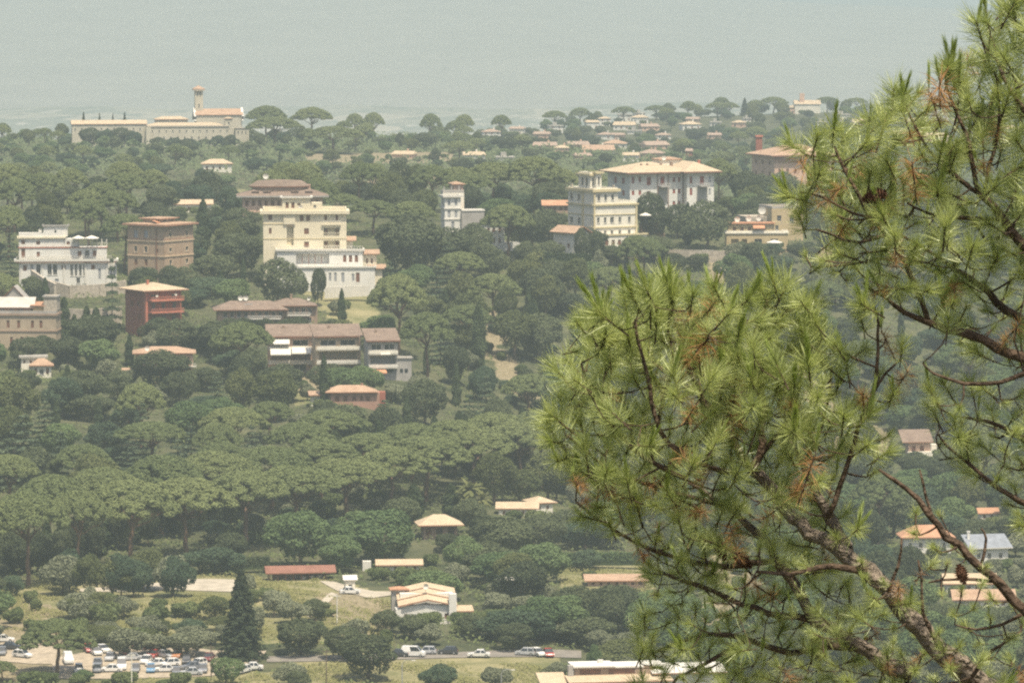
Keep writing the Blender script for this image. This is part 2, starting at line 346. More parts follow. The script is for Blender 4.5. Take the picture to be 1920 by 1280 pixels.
def build_mountains():
    from mathutils import noise
    us = np.linspace(-2600, 3200, 240); ds = np.linspace(6600, 13500, 120); rs = np.random.RandomState(3)
    A, B = np.meshgrid(us, ds, indexing='ij'); X = (A-960)/F*B
    ridge = np.interp(us, [-2600,-900,0,300,650,900,1150,1500,2000,3200], [215,225,228,215,222,205,165,120,95,90])[:, None]
    toe = np.array([noise.fractal(Vector((u/420.0, 0.3, 5.0)), 0.8, 2.0, 5) for u in us])*1300; q = np.clip((B-toe[:, None]*np.clip((12000-B)/3800, 0, 1)*0.25-7600)/4600, 0, 1); prof = q*q*(3-2*q)*1.08-0.05
    Z = np.zeros_like(X)
    for i in range(len(us)):
        for j in range(len(ds)):
            v = Vector((X[i, j]/520.0+3.1, B[i, j]/9000.0, 0.7)); Z[i, j] = noise.fractal(v, 1.1, 2.0, 2)*3.5
    Z = PLAIN + prof*ridge + Z*np.clip(prof*1.6+0.05, 0, 1) - 6
    nu, nd = A.shape; i, j = np.meshgrid(np.arange(nu-1), np.arange(nd-1), indexing='ij')
    Q = np.stack([i*nd+j, (i+1)*nd+j, (i+1)*nd+j+1, i*nd+j+1], -1).reshape(-1, 4)
    m = mat('haze_paled_scrub_and_rock', (0.23, 0.225, 0.19), 0.95, 0.10, 0.006, detail=9.0, dirt=None)  # colour lightened so the slopes merge into the haze
    tag(link('mountains', np_mesh('mountains', np.stack([X, B, Z], -1).reshape(-1, 3), Q, m, smooth=True)), kind='structure', label='faint hazy mountain slopes beyond the plain')
build_mountains()

# roads, parking and paths: draped sheets lofted between a near and a far edge
def sheet(name, near, far, m, label, lift=0.12, n=30, k=5):
    def res(pl):
        pts = [ground(*p) for p in pl]; L = [0]
        for a, b in zip(pts, pts[1:]): L.append(L[-1]+(b-a).length)
        t = np.linspace(0, L[-1], n); return np.stack([np.interp(t, L, [p.x for p in pts]), np.interp(t, L, [p.y for p in pts])], -1)
    a, b = res(near), res(far); mb = MB(); P = []
    for i in range(n):
        row = []
        for j in range(k):
            q = a[i]*(1-j/(k-1))+b[i]*(j/(k-1)); row.append((q[0], q[1], gz(q[0], q[1])+lift))
        P.append(row)
    for i in range(n-1):
        for j in range(k-1): mb.quad(P[i][j], P[i+1][j], P[i+1][j+1], P[i][j+1])
    return tag(mb.build(name, m), kind='structure', label=label)
M_gravel = mat('pale_gravel', (0.34, 0.285, 0.21), 0.95, 0.25, 0.8, 0.3)
M_dust = mat('dusty_track', (0.40, 0.355, 0.28), 0.95, 0.2, 0.5, 0.2)
M_tar = mat('worn_asphalt', (0.20, 0.18, 0.155), 0.9, 0.2, 0.5, 0.1)
sheet('parking_lot', [(98,1275),(240,1274),(390,1272),(470,1262)], [(98,1238),(180,1222),(300,1206),(400,1222),(500,1222)], M_gravel, 'sunlit gravel parking lot full of cars')
sheet('road', [(500,1242),(700,1240),(850,1238),(1040,1236),(1090,1238)], [(500,1232),(700,1228),(850,1225),(1040,1222),(1090,1224)], M_tar, 'valley road lined with parked cars')
sheet('yard', [(0,1240),(60,1245),(100,1250)], [(0,1200),(60,1205),(110,1215)], M_gravel, 'bare yard at the edge of the field')
sheet('path', [(150,1112),(250,1110),(330,1108),(440,1112)], [(150,1104),(250,1098),(345,1086),(440,1088)], M_dust, 'white gravel clearing in the field', n=24)
sheet('path', [(600,1092),(640,1112),(690,1122),(735,1120)], [(622,1090),(655,1100),(700,1110),(735,1110)], M_dust, 'pale farm track beside the small shed', n=20)
sheet('path', [(575,1158),(600,1132),(622,1112)], [(584,1160),(610,1136),(632,1116)], M_dust, 'worn footpath through the meadow', n=16)
0 and sheet('path', [(918,672),(935,706),(962,738),(985,758)], [(922,670),(940,704),(968,735),(992,755)], M_dust, 'dirt track winding down the hillside clearing', n=20)

# ------------------------------------------------------------------ building kit
M_pane = mat('window_glass', (0.035, 0.038, 0.042), 0.15, 0.3, 2.0, spec=0.6)
M_void = mat('dark_room', (0.05, 0.042, 0.036), 0.9)
M_white = mat('white_paint', (0.62, 0.59, 0.52), 0.7, 0.06)
M_whitewall = mat('white_render', (0.68, 0.66, 0.60), 0.9, 0.07, 0.25, dirt=(0.58, 0.55, 0.48))
M_cream = mat('cream_render', (0.67, 0.60, 0.44), 0.9, 0.07, 0.25, dirt=(0.60, 0.52, 0.36))
M_palewall = mat('pale_cream_render', (0.72, 0.68, 0.57), 0.9, 0.06, 0.25, dirt=(0.58, 0.54, 0.45))
M_trimy = mat('yellow_trim', (0.55, 0.47, 0.28), 0.85, 0.08)
M_brick = mat('tan_brick', (0.39, 0.285, 0.195), 0.92, 0.16, 1.5, dirt=(0.33, 0.20, 0.125))
M_brickband = mat('pale_brick_band', (0.55, 0.42, 0.28), 0.9, 0.1)
M_red = mat('red_render', (0.29, 0.105, 0.07), 0.88, 0.12, 0.3, dirt=(0.27, 0.085, 0.06))
M_redtrim = mat('red_trim', (0.47, 0.17, 0.11), 0.85, 0.1)
M_beige = mat('beige_stone', (0.38, 0.305, 0.215), 0.92, 0.12, 0.5, dirt=(0.36, 0.28, 0.20))
M_brownwall = mat('brown_render', (0.31, 0.22, 0.16), 0.9, 0.12, 0.4)
M_pink = mat('pink_render', (0.38, 0.225, 0.165), 0.9, 0.1, 0.3, dirt=(0.36, 0.20, 0.15))
M_palepink = mat('pale_pink_render', (0.56, 0.38, 0.28), 0.9, 0.1, 0.3)
M_ochre = mat('ochre_render', (0.46, 0.365, 0.21), 0.9, 0.1, 0.3)
M_convent = mat('convent_plaster', (0.50, 0.46, 0.36), 0.92, 0.1, 0.15, dirt=(0.45, 0.40, 0.30))
M_grey = mat('grey_concrete', (0.34, 0.32, 0.29), 0.9, 0.15, 0.4)
M_stonewall = mat('old_stone_wall', (0.40, 0.35, 0.28), 0.95, 0.22, 1.2, 0.4)
M_shut = mat('brown_shutter', (0.20, 0.09, 0.055), 0.7, 0.15)
M_redshut = mat('red_shutter', (0.30, 0.07, 0.05), 0.7, 0.12)
M_greyshut = mat('grey_shutter', (0.33, 0.34, 0.36), 0.7, 0.12)
M_terra = mat('terracotta_edge', (0.36, 0.19, 0.12), 0.9, 0.15)
M_metal = mat('dull_metal', (0.32, 0.32, 0.31), 0.5, 0.1)
M_roofT = roof_mat('terracotta_tiles', (0.33, 0.215, 0.145), (0.47, 0.335, 0.235))
M_roofP = roof_mat('pale_clay_tiles', (0.43, 0.335, 0.225), (0.54, 0.44, 0.31))
M_roofB = roof_mat('brown_tiles', (0.165, 0.12, 0.095), (0.27, 0.205, 0.16))
M_roofO = roof_mat('bright_orange_tiles', (0.40, 0.215, 0.13), (0.50, 0.30, 0.19))
M_roofR = roof_mat('dull_red_tiles', (0.20, 0.095, 0.07), (0.29, 0.15, 0.11))
M_gravelroof = mat('gravel_roof', (0.36, 0.34, 0.30), 0.95, 0.2, 0.8)
M_whiteroof = mat('white_membrane_roof', (0.64, 0.62, 0.57), 0.8, 0.08, 0.4, dirt=(0.55, 0.52, 0.46))
M_awn = mat('white_awning_cloth', (0.66, 0.63, 0.55), 0.8, 0.05)
M_awno = mat('orange_awning_cloth', (0.50, 0.25, 0.14), 0.8, 0.08)
M_pool = mat('pool_water', (0.16, 0.45, 0.50), 0.1, 0.1, 0.3, spec=0.6)
WIN = {}
def win_mesh(style, w, h):
    key = (style, round(w, 2), round(h, 2))
    if key in WIN: return WIN[key]
    fr = MB(); t = min(0.09, w*0.12); dp = 0.10
    fr.box(-w/2, 0, 0, -w/2+t, dp, h); fr.box(w/2-t, 0, 0, w/2, dp, h); fr.box(-w/2+t, 0, h-t, w/2-t, dp, h); fr.box(-w/2+t, 0, 0, w/2-t, dp, t)
    if w > 0.7: fr.box(-t*0.4, 0.01, t, t*0.4, dp-0.01, h-t)
    fm = {'r': M_redshut, 's': M_shut, 'g': M_white}.get(style, M_white)
    frame = fr.mesh('window', fm)
    pn = MB(); pn.box(-w/2+t, dp*0.4, t, w/2-t, dp*0.7, h-t); pane = pn.mesh('pane', M_pane)
    ex = []
    if style in ('s', 'r', 'g', 'y'):            # closed shutter leaves in front of the glass
        m = {'s': M_shut, 'r': M_redshut, 'g': M_greyshut, 'y': M_trimy}[style]
        for sx in (-1, 1):
            sh = MB(); a, b = (-w/2+t, -0.02) if sx < 0 else (0.02, w/2-t)
            sh.box(a, -0.05, t, b, -0.012, h-t)
            for q in range(int(h/0.35)): sh.box(a+0.05, -0.075, t+0.1+q*0.35, b-0.05, -0.05, t+0.24+q*0.35)
            ex.append(('shutter', sh.mesh('shutter', m)))
    if style == 'b':                              # pale stone surround
        sr = MB(); e = 0.28
        sr.box(-w/2-e, -0.31, -0.16, w/2+e, -0.24, 0.0); sr.box(-w/2-e, -0.31, h, w/2+e, -0.24, h+0.25); sr.box(-w/2-e, -0.31, 0.0, -w/2, -0.24, h); sr.box(w/2, -0.31, 0.0, w/2+e, -0.24, h)
        ex.append(('surround', sr.mesh('surround', M_brickband)))
    if style in ('w', 'p'):
        sl = MB(); sl.box(-w/2-0.12, -0.36, -0.12, w/2+0.12, 0.0, 0.0); ex.append(('sill', sl.mesh('sill', M_white)))
    if style == 'p':                              # side shutters folded back
        for sx in (-1, 1):
            sh = MB(); c = sx*(w/2+w*0.27); sh.box(c-w*0.25, -0.31, 0, c+w*0.25, -0.245, h); ex.append(('shutter', sh.mesh('shutter', M_greyshut)))
    WIN[key] = (frame, pane, ex); return WIN[key]
def facade(mb, o, ux, nin, W, Hh, holes, dep=0.24, m=0):
    """wall panel from corner o along ux and up, with rectangular openings and their reveals"""
    o = Vector(o); ux = Vector(ux); uz = Vector((0, 0, 1)); nin = Vector(nin)
    xs = sorted({0.0, W} | {h[0] for h in holes} | {h[0]+h[2] for h in holes}); zs = sorted({0.0, Hh} | {h[1] for h in holes} | {h[1]+h[3] for h in holes})
    P = lambda x, z, d=0.0: o+ux*x+uz*z+nin*d
    for a, b in zip(xs, xs[1:]):
        if b-a < 1e-5: continue
        for c, d in zip(zs, zs[1:]):
            if d-c < 1e-5: continue
            mx_, mz_ = (a+b)/2, (c+d)/2
            if any(h[0] < mx_ < h[0]+h[2] and h[1] < mz_ < h[1]+h[3] for h in holes): continue
            mb.quad(P(a, c), P(b, c), P(b, d), P(a, d), m)
    for h in holes:
        x0, z0, x1, z1 = h[0], h[1], h[0]+h[2], h[1]+h[3]
        dd = h[4] if len(h) > 4 else dep
        mb.quad(P(x0,z0), P(x0,z1), P(x0,z1,dd), P(x0,z0,dd), m); mb.quad(P(x1,z0), P(x1,z0,dd), P(x1,z1,dd), P(x1,z1), m)
        mb.quad(P(x0,z1), P(x1,z1), P(x1,z1,dd), P(x0,z1,dd), m); mb.quad(P(x0,z0), P(x0,z0,dd), P(x1,z0,dd), P(x1,z0), m)
        if len(h) > 4: mb.quad(P(x0,z0,dd), P(x0,z1,dd), P(x1,z1,dd), P(x1,z0,dd), m)
PROT = []       # what must stay in view behind nearer trees: x0, y0, x1, y1, distance
LAND = []       # landmarks for telling trees apart: phrase, px, py
class Bld:
    """a building laid out in photo pixels at its own distance; x runs along the right-hand face, y back along the left-hand face, z up"""
    def __init__(s, key, name, label, cat, prot=None, short=None, group=None):
        px, py, D, rot = SITE[key]; s.D = D; s.s = D/F; s.rot = math.radians(rot)
        s.kx = 1/math.cos(s.rot); s.ky = 1/math.sin(s.rot) if rot >= 14 else 1.0
        s.root = tag(empty(name, at(px, py, D), s.rot), label, cat, group)
        if prot:
            PROT.append((*prot, D))
            if short: LAND.append((short, (prot[0]+prot[2])/2, (prot[1]+prot[3])/2))
    def X(s, v): return v*s.s*s.kx
    def Y(s, v): return v*s.s*s.ky
    def Z(s, v): return v*s.s
    def block(s, x, y, z, w, d, h, m, R=(), L=(), name='wall', foot=6.0, roof=True):
        mb = MB(); x0, y0, z0, W, Dd, Hh = s.X(x), s.Y(y), s.Z(z), s.X(w), s.Y(d), s.Z(h)
        if z <= 0: f = foot; z0 -= f; Hh += f
        else: f = 0.0
        rh = []; lh = []; spots = []
        for o in R:
            ox, oz, ow, oh, st = o; ww, hh = s.X(ow), s.Z(oh); cx, cz = s.X(ox), s.Z(oz)+f
            deep = st[0] == 'O'; rh.append((cx-ww/2, cz, ww, hh) + ((1.6,) if deep else ()))
            if not deep: spots.append(('R', cx, cz, ww, hh, st))
        for o in L:
            ox, oz, ow, oh, st = o; ww, hh = s.Y(ow), s.Z(oh); cx, cz = s.Y(ox), s.Z(oz)+f
            deep = st[0] == 'O'; lh.append((Dd-cx-ww/2, cz, ww, hh) + ((1.2,) if deep else ()))
            if not deep: spots.append(('L', cx, cz, ww, hh, st))
        facade(mb, (x0, y0, z0), (1, 0, 0), (0, 1, 0), W, Hh, rh)
        facade(mb, (x0, y0+Dd, z0), (0, -1, 0), (1, 0, 0), Dd, Hh, lh)
        mb.quad((x0+W, y0, z0), (x0+W, y0+Dd, z0), (x0+W, y0+Dd, z0+Hh), (x0+W, y0, z0+Hh))
        mb.quad((x0+W, y0+Dd, z0), (x0, y0+Dd, z0), (x0, y0+Dd, z0+Hh), (x0+W, y0+Dd, z0+Hh))
        if roof: mb.quad((x0, y0, z0+Hh), (x0+W, y0, z0+Hh), (x0+W, y0+Dd, z0+Hh), (x0, y0+Dd, z0+Hh))
        o = mb.build(name, m, s.root)
        for fc, c, cz, ww, hh, st in spots:
            frame, pane, ex = win_mesh(st, ww, hh)
            if fc == 'R': wo = link('window', frame, s.root, (x0+c, y0+0.24, z0+cz))
            else: wo = link('window', frame, s.root, (x0+0.24, y0+c, z0+cz), -math.pi/2)
            link('pane', pane, wo)
            for nm, me in ex: link(nm, me, wo)
        return o
    def box(s, name, x, y, z, w, d, h, m, parent=None, out=0.0):
        mb = MB(); mb.box(s.X(x)-out, s.Y(y)-out, s.Z(z), s.X(x+w)+out, s.Y(y+d)+out, s.Z(z+h)); return mb.build(name, m, parent or s.root)
    def band(s, name, x, y, z, w, d, h, m, out=0.25):
        """course running round a block, proud of it"""
        mb = MB(); x0, y0, x1, y1, z0, z1 = s.X(x), s.Y(y), s.X(x+w), s.Y(y+d), s.Z(z), s.Z(z+h)
        mb.box(x0-out, y0-out, z0, x1+out, y0+0.02, z1); mb.box(x0-out, y0+0.02, z0, x0+0.02, y1+out, z1); mb.box(x1-0.02, y0+0.02, z0, x1+out, y1+out, z1)
        return mb.build(name, m, s.root)
    def hip(s, x, y, z, w, d, h, m, over=0.8, edge=None, th=0.25, name='roof'):
        mb = MB(); x0, x1, y0, y1 = s.X(x)-over, s.X(x+w)+over, s.Y(y)-over, s.Y(y+d)+over; z0 = s.Z(z)+0.004; z1 = z0+th; zt = z1+s.Z(h); W, Dp = x1-x0, y1-y0
        a = min(W, Dp)/2
        if W >= Dp: r0, r1 = (x0+a, (y0+y1)/2, zt), (x1-a, (y0+y1)/2, zt)
        else: r0, r1 = ((x0+x1)/2, y0+a, zt), ((x0+x1)/2, y1-a, zt)
        A, B_, C, D_ = (x0,y0,z1), (x1,y0,z1), (x1,y1,z1), (x0,y1,z1)
        if W >= Dp: mb.quad(A, B_, r1, r0); mb.poly([B_, C, r1]); mb.quad(C, D_, r0, r1); mb.poly([D_, A, r0])
        else: mb.poly([A, B_, r0]); mb.quad(B_, C, r1, r0); mb.poly([C, D_, r1]); mb.quad(D_, A, r0, r1)
        for p, q in ((A, B_), (B_, C), (C, D_), (D_, A)): mb.quad((p[0], p[1], z0), (q[0], q[1], z0), q, p, 1)
        mb.quad((x0,y0,z0), (x0,y1,z0), (x1,y1,z0), (x1,y0,z0), 1)
        return mb.build(name, [m, edge or M_terra], s.root)
    def gable(s, x, y, z, w, d, h, m, over=0.5, axis='x', edge=None, th=0.22, wallm=None, name='roof'):
        mb = MB(); x0, x1, y0, y1 = s.X(x)-over, s.X(x+w)+over, s.Y(y)-over, s.Y(y+d)+over; z0 = s.Z(z)+0.004; hh = s.Z(h)
        if axis == 'x':
            ym = (y0+y1)/2; prof = [(y0, z0), (ym, z0+hh), (y1, z0)]
            P = lambda t, q: (t, q[0], q[1]); ends = (x0, x1)
        else:
            xm = (x0+x1)/2; prof = [(x0, z0), (xm, z0+hh), (x1, z0)]
            P = lambda t, q: (q[0], t, q[1]); ends = (y0, y1)
        up = lambda q: (q[0], q[1]+th)
        for a, b in zip(prof, prof[1:]):
            mb.quad(P(ends[0], up(a)), P(ends[1], up(a)), P(ends[1], up(b)), P(ends[0], up(b))); mb.quad(P(ends[0], a), P(ends[0], b), P(ends[1], b), P(ends[1], a), 1)
            for e in ends: mb.quad(P(e, a), P(e, b), P(e, up(b)), P(e, up(a)), 1)
        for q in (prof[0], prof[2]): mb.quad(P(ends[0], q), P(ends[1], q), P(ends[1], up(q)), P(ends[0], up(q)), 1)
        o = mb.build(name, [m, edge or M_terra], s.root)
        if wallm:
            g = MB()
            for e in (ends[0]+over+0.01, ends[1]-over-0.01): g.poly([P(e, (prof[0][0]+over, z0)), P(e, (prof[1][0], z0+hh-0.05)), P(e, (prof[2][0]-over, z0))])
            g.build('gable_wall', wallm, s.root)
        return o
    def mono(s, x, y, z, w, d, h0, h1, m, over=0.4, th=0.22, edge=None, name='roof'):
        """single slope, front height h0 to back height h1"""
        mb = MB(); x0, x1, y0, y1 = s.X(x)-over, s.X(x+w)+over, s.Y(y)-over, s.Y(y+d)+over; a, b = s.Z(z+h0)+0.004, s.Z(z+h1)+0.004
        A = [(x0,y0,a),(x1,y0,a),(x1,y1,b),(x0,y1,b)]; U = [(p[0],p[1],p[2]+th) for p in A]
        mb.quad(*U); mb.quad(*A[::-1], 1)
        for i in range(4): j = (i+1) % 4; mb.quad(A[i], A[j], U[j], U[i], 1)
        return mb.build(name, [m, edge or M_terra], s.root)
    def parapet(s, x, y, z, w, d, h, m, t=0.3, name='parapet'):
        mb = MB(); x0, x1, y0, y1 = s.X(x), s.X(x+w), s.Y(y), s.Y(y+d); z0, z1 = s.Z(z)+0.004, s.Z(z+h)
        mb.box(x0,y0,z0,x1,y0+t,z1); mb.box(x0,y1-t,z0,x1,y1,z1); mb.box(x0,y0+t,z0,x0+t,y1-t,z1); mb.box(x1-t,y0+t,z0,x1,y1-t,z1); return mb.build(name, m, s.root)
    def rail(s, name, x, y, z, w, h, m, gap=0.5):
        mb = MB(); x0, x1, yy, z0, z1 = s.X(x), s.X(x+w), s.Y(y), s.Z(z), s.Z(z+h); mb.box(x0, yy-0.06, z1-0.1, x1, yy+0.06, z1); k = max(2, int((x1-x0)/gap))
        for i in range(k+1): q = x0+(x1-x0)*i/k; mb.box(q-0.05, yy-0.04, z0, q+0.05, yy+0.04, z1-0.1)
        return mb.build(name, m, s.root)
    def chimney(s, x, y, z, w, h, m, cap=None):
        mb = MB(); a = s.Z(w)/2; cx, cy_, z0 = s.X(x), s.Y(y), s.Z(z); mb.box(cx-a, cy_-a, z0-1.5, cx+a, cy_+a, z0+s.Z(h)); mb.box(cx-a*1.25, cy_-a*1.25, z0+s.Z(h), cx+a*1.25, cy_+a*1.25, z0+s.Z(h)+0.25)
        return mb.build('chimney', m, s.root)
    def awning(s, x, y, z, w, drop, outp, m):
        mb = MB(); x0, x1, yy, z0 = s.X(x), s.X(x+w), s.Y(y), s.Z(z); a = s.Z(drop)
        mb.quad((x0,yy-0.02,z0),(x0,yy-outp,z0-a),(x1,yy-outp,z0-a),(x1,yy-0.02,z0)); mb.quad((x0,yy-0.02,z0-0.06),(x1,yy-0.02,z0-0.06),(x1,yy-outp,z0-a-0.06),(x0,yy-outp,z0-a-0.06)); mb.quad((x0,yy-outp,z0-a),(x0,yy-outp,z0-a-0.3),(x1,yy-outp,z0-a-0.3),(x1,yy-outp,z0-a))
        return mb.build('awning', m, s.root)
    def dish(s, x, y, z, r=0.55):
        mb = MB(); c = (s.X(x), s.Y(y), s.Z(z)); n = 10
        mb.tube([(c[0], c[1]+0.15, c[2]-1.2), (c[0], c[1]+0.12, c[2])], 0.05, 5)
        ring = [[(c[0]+rr*math.cos(2*math.pi*j/n), c[1]+dy, c[2]+rr*math.sin(2*math.pi*j/n)) for j in range(n)] for rr, dy in ((r, -0.15), (r*0.55, 0.02), (0.02, 0.1))]
        for a, b in zip(ring, ring[1:]):
            for j in range(n): mb.quad(a[j], a[(j+1) % n], b[(j+1) % n], b[j])
        return mb.build('satellite_dish', M_white, s.root)

# ------------------------------------------------------------------ the buildings
def row(xs, z, w, h, st): return [(x, z, w, h, st) for x in xs]
# convent on the far hill
b = Bld('convent', 'convent', 'long pale convent with bell tower on the far wooded hilltop', 'convent', (265, 160, 468, 268), 'the hilltop convent'); PROT.append((150, 218, 280, 240, 2286)); PROT.append((272, 225, 468, 274, 2286))
b.block(0, 0, 0, 150, 42, 42, M_convent, R=row([9+12.6*i for i in range(12)], 31, 2.6, 3.2, 'w') + row([30+13*i for i in range(9)], 16, 3, 6, 'w'))
b.band('cornice', 0, 0, 40.5, 150, 42, 1.6, M_stonewall, 0.35)
b.block(-3, -3, 0, 9, 12, 40, M_convent, name='buttress')
b.block(163, -5, 4, 25, 20, 34, M_convent, R=row([5, 12, 19], 24, 2.4, 4, 'w')); b.band('cornice', 163, -5, 37, 25, 20, 1.5, M_stonewall, 0.3)
b.block(144, 3, 0, 14, 14, 55, M_convent, R=[(7, 44, 3, 5, 'w')]); b.hip(144, 3, 55, 14, 14, 3, M_roofP, 0.4)
b.block(150, 4, 0, 14, 30, 38, M_convent)
b.hip(0, 6, 42, 143, 34, 5, M_roofP, 0.1, M_stonewall)
b.block(96, 62, 30, 86, 36, 30, M_convent); b.gable(96, 62, 60, 86, 36, 11, M_roofT, 0.5, 'x', wallm=M_whitewall)
for x in (92, 181):
    mb = MB(); t = 1.0; X0 = b.X(x); y0, y1, z0 = b.Y(58), b.Y(102), b.Z(58); ym = (y0+y1)/2
    pts = [(y0, z0), (ym, z0+b.Z(16)), (y1, z0), (y1, z0-2), (ym, z0+b.Z(16)-2.2), (y0, z0-2)]
    for a, c in ((0, 1), (1, 2)):
        q = 5-a if a == 0 else 4; r = 4 if a == 0 else 3
        for xx in (X0, X0+t): mb.quad((xx, *pts[a]), (xx, *pts[c]), (xx, *pts[r]), (xx, *pts[q]))
        mb.quad((X0, *pts[a]), (X0+t, *pts[a]), (X0+t, *pts[c]), (X0, *pts[c])); mb.quad((X0, *pts[q]), (X0, *pts[r]), (X0+t, *pts[r]), (X0+t, *pts[q]))
    mb.build('gable_parapet', M_whitewall, b.root)
b.block(95, 74, 40, 15, 15, 68, M_convent, R=row([5, 10], 56, 2.2, 8, 'w') + [(7.5, 34, 2.5, 7, 'w')], name='bell_tower')
b.band('cornice', 95, 74, 106, 15, 15, 2.5, M_stonewall, 0.9); b.hip(95, 74, 108.5, 15, 15, 6.5, M_roofT, 0.9, name='tower_roof')
b.block(-138, 26, 0, 138, 24, 45, M_convent, R=row([6+12*i for i in range(11)], 34, 2.6, 4, 'w')); b.gable(-138, 26, 45, 138, 24, 7, M_roofP, 0.4, 'x', wallm=M_convent)
b.block(20, 60, 30, 60, 26, 22, M_convent); b.hip(20, 60, 52, 60, 26, 5, M_roofP, 0.5)

# white villa on the ridge, left
b = Bld('white_villa', 'white_villa', 'white three storey villa with terrace parasols above stone retaining walls', 'villa', (33, 416, 212, 532), 'the white terrace villa')
b.block(0, 0, 0, 166, 40, 43, M_whitewall, R=[(11, 24, 7, 11, 's'), (24, 14, 5, 22, 'g'), (36, 14, 8, 22, 'w'), (57, 16, 8, 20, 'w'), (67, 16, 8, 20, 'w'), (83, 26, 8, 9, 's')] + row([98, 106, 114, 122], 14, 5, 22, 'w') + [(138, 26, 7, 9, 's'), (150, 8, 5, 20, 'g'), (70, 2, 7, 7, 'g'), (110, 0, 7, 11, 'w')])
b.band('terrace_edge', -6, -3, 42, 188, 44, 4, M_white, 0.5); b.band('terrace_red_course', -4, -2, 39.5, 184, 43, 2, M_redtrim, 0.35)  # red trim course just under the terrace edge
for i in range(5): b.box('pilaster', 2+i*40, -1.2, 0, 3, 1.1, 39, M_white)
b.block(166, 4, 0, 16, 30, 40, M_whitewall, R=[(5, 12, 4, 20, 'g'), (12, 12, 4, 20, 'g')])
b.block(0, 2, 46, 164, 34, 22, M_whitewall, R=[(8, 3, 7, 17, 's'), (36, 4, 6, 10, 's'), (113, 4, 7, 11, 's'), (127, 4, 8, 12, 'w'), (141, 4, 7, 12, 's')])
b.band('string_course', 0, 2, 67, 164, 34, 1.5, M_redtrim, 0.2)
b.block(0, 4, 69, 84, 30, 16, M_whitewall, R=[(8, 5, 7, 8, 's'), (36, 4, 7, 7, 's')])
b.block(84, 6, 69, 29, 28, 15, M_whitewall, R=[(8, 4, 6, 6, 's')])
b.band('cornice', 0, 4, 85, 84, 30, 3, M_cream, 0.5); b.parapet(0, 4, 88, 84, 30, 7, M_whitewall)
b.block(46, 12, 88, 45, 16, 20, M_whitewall, R=[(22, 4, 4, 8, 'w')]); b.band('cornice', 46, 12, 107, 45, 16, 3, M_grey, 0.4)
b.rail('terrace_rail', 113, 3, 69, 51, 8, M_white, 0.6); b.rail('terrace_rail', -4, -1, 46, 176, 6, M_white, 0.7)
for x in (118, 127, 136, 145, 154, 163): b.box('post', x, 3, 69, 1.6, 1.6, 14, M_white)
b.dish(40, 10, 100)
def parasol(px, py, D, r, m, label, h=2.6):
    root = tag(empty('parasol', at(px, py, D)), label, 'parasol', 'terrace parasols')
    mb = MB(); mb.tube([(0,0,0),(0,0,h+0.3)], 0.05, 6); mb.build('pole', M_metal, root)
    c = MB(); n = 8; top = (0, 0, h+0.75)
    P = [(r*math.cos(2*math.pi*j/n+.4), r*math.sin(2*math.pi*j/n+.4), h) for j in range(n)]; Q = [(p[0], p[1], p[2]-0.2) for p in P]
    for j in range(n): c.poly([P[j], P[(j+1) % n], top]); c.quad(Q[j], Q[(j+1) % n], P[(j+1) % n], P[j])
    c.build('canopy', m, root)
parasol(147, 463, 1401, 2.0, M_awn, 'white parasol on the villa roof terrace nearer the penthouse')
parasol(172, 463, 1401, 2.2, M_awn, 'white parasol on the villa roof terrace nearer the brick block')
parasol(1210, 419, 1495, 2.0, M_awn, 'small white parasol beside the hedge of the cream villa')
parasol(1452, 470, 1490, 2.6, M_awn, 'wide white parasol on the bar terrace')
parasol(948, 1104, 1005, 2.3, M_awn, 'white garden gazebo canopy among shrubs right of the farmhouse', 2.2)

# tan brick block
b = Bld('brick_block', 'brick_block', 'tan brick apartment block with dark eaves shadow and rooftop shelter', 'building', (236, 402, 362, 525), 'the tan brick block')
b.block(0, 0, 0, 49, 73, 108, M_brick, R=sum([row([10, 38], z, 4.5, h, 'b') for z, h in ((87, 10), (58, 9), (34, 10), (10, 10))], []),
        L=row([37, 57], 85, 8, 14, 'g') + row([37, 57], 57, 6, 12, 'b') + row([37, 57], 33, 6, 11, 's') + row([37, 57], 8, 6, 11, 's') + [(14, 57, 3, 8, 's')])
b.band('string_course', 0, 0, 78, 49, 73, 3.5, M_brickband, 0.2); b.band('string_course', 0, 0, 50, 49, 73, 2.2, M_brickband, 0.2)
b.band('eaves_shadow_strip', 0, 0, 82, 49, 73, 0.8, M_red, 0.1)  # dark strip at the foot of the eaves shadow, shade put into colour
b.hip(0, 0, 108, 49, 73, 5, M_roofT, 1.15, M_terra, 0.5); b.box('drainpipe', -0.9, 15, 2, 0.7, 1.0, 100, M_shut)
b.block(8, 18, 108, 26, 34, 12, M_brick, R=[(8, 4, 6, 6, 'w'), (19, 4, 6, 6, 'w')], L=[(12, 4, 8, 6, 'w')]); b.hip(8, 18, 120, 26, 34, 2, M_roofT, 0.9)
b.awning(0, 26, 118, 8, 3, 2.0, M_awno)

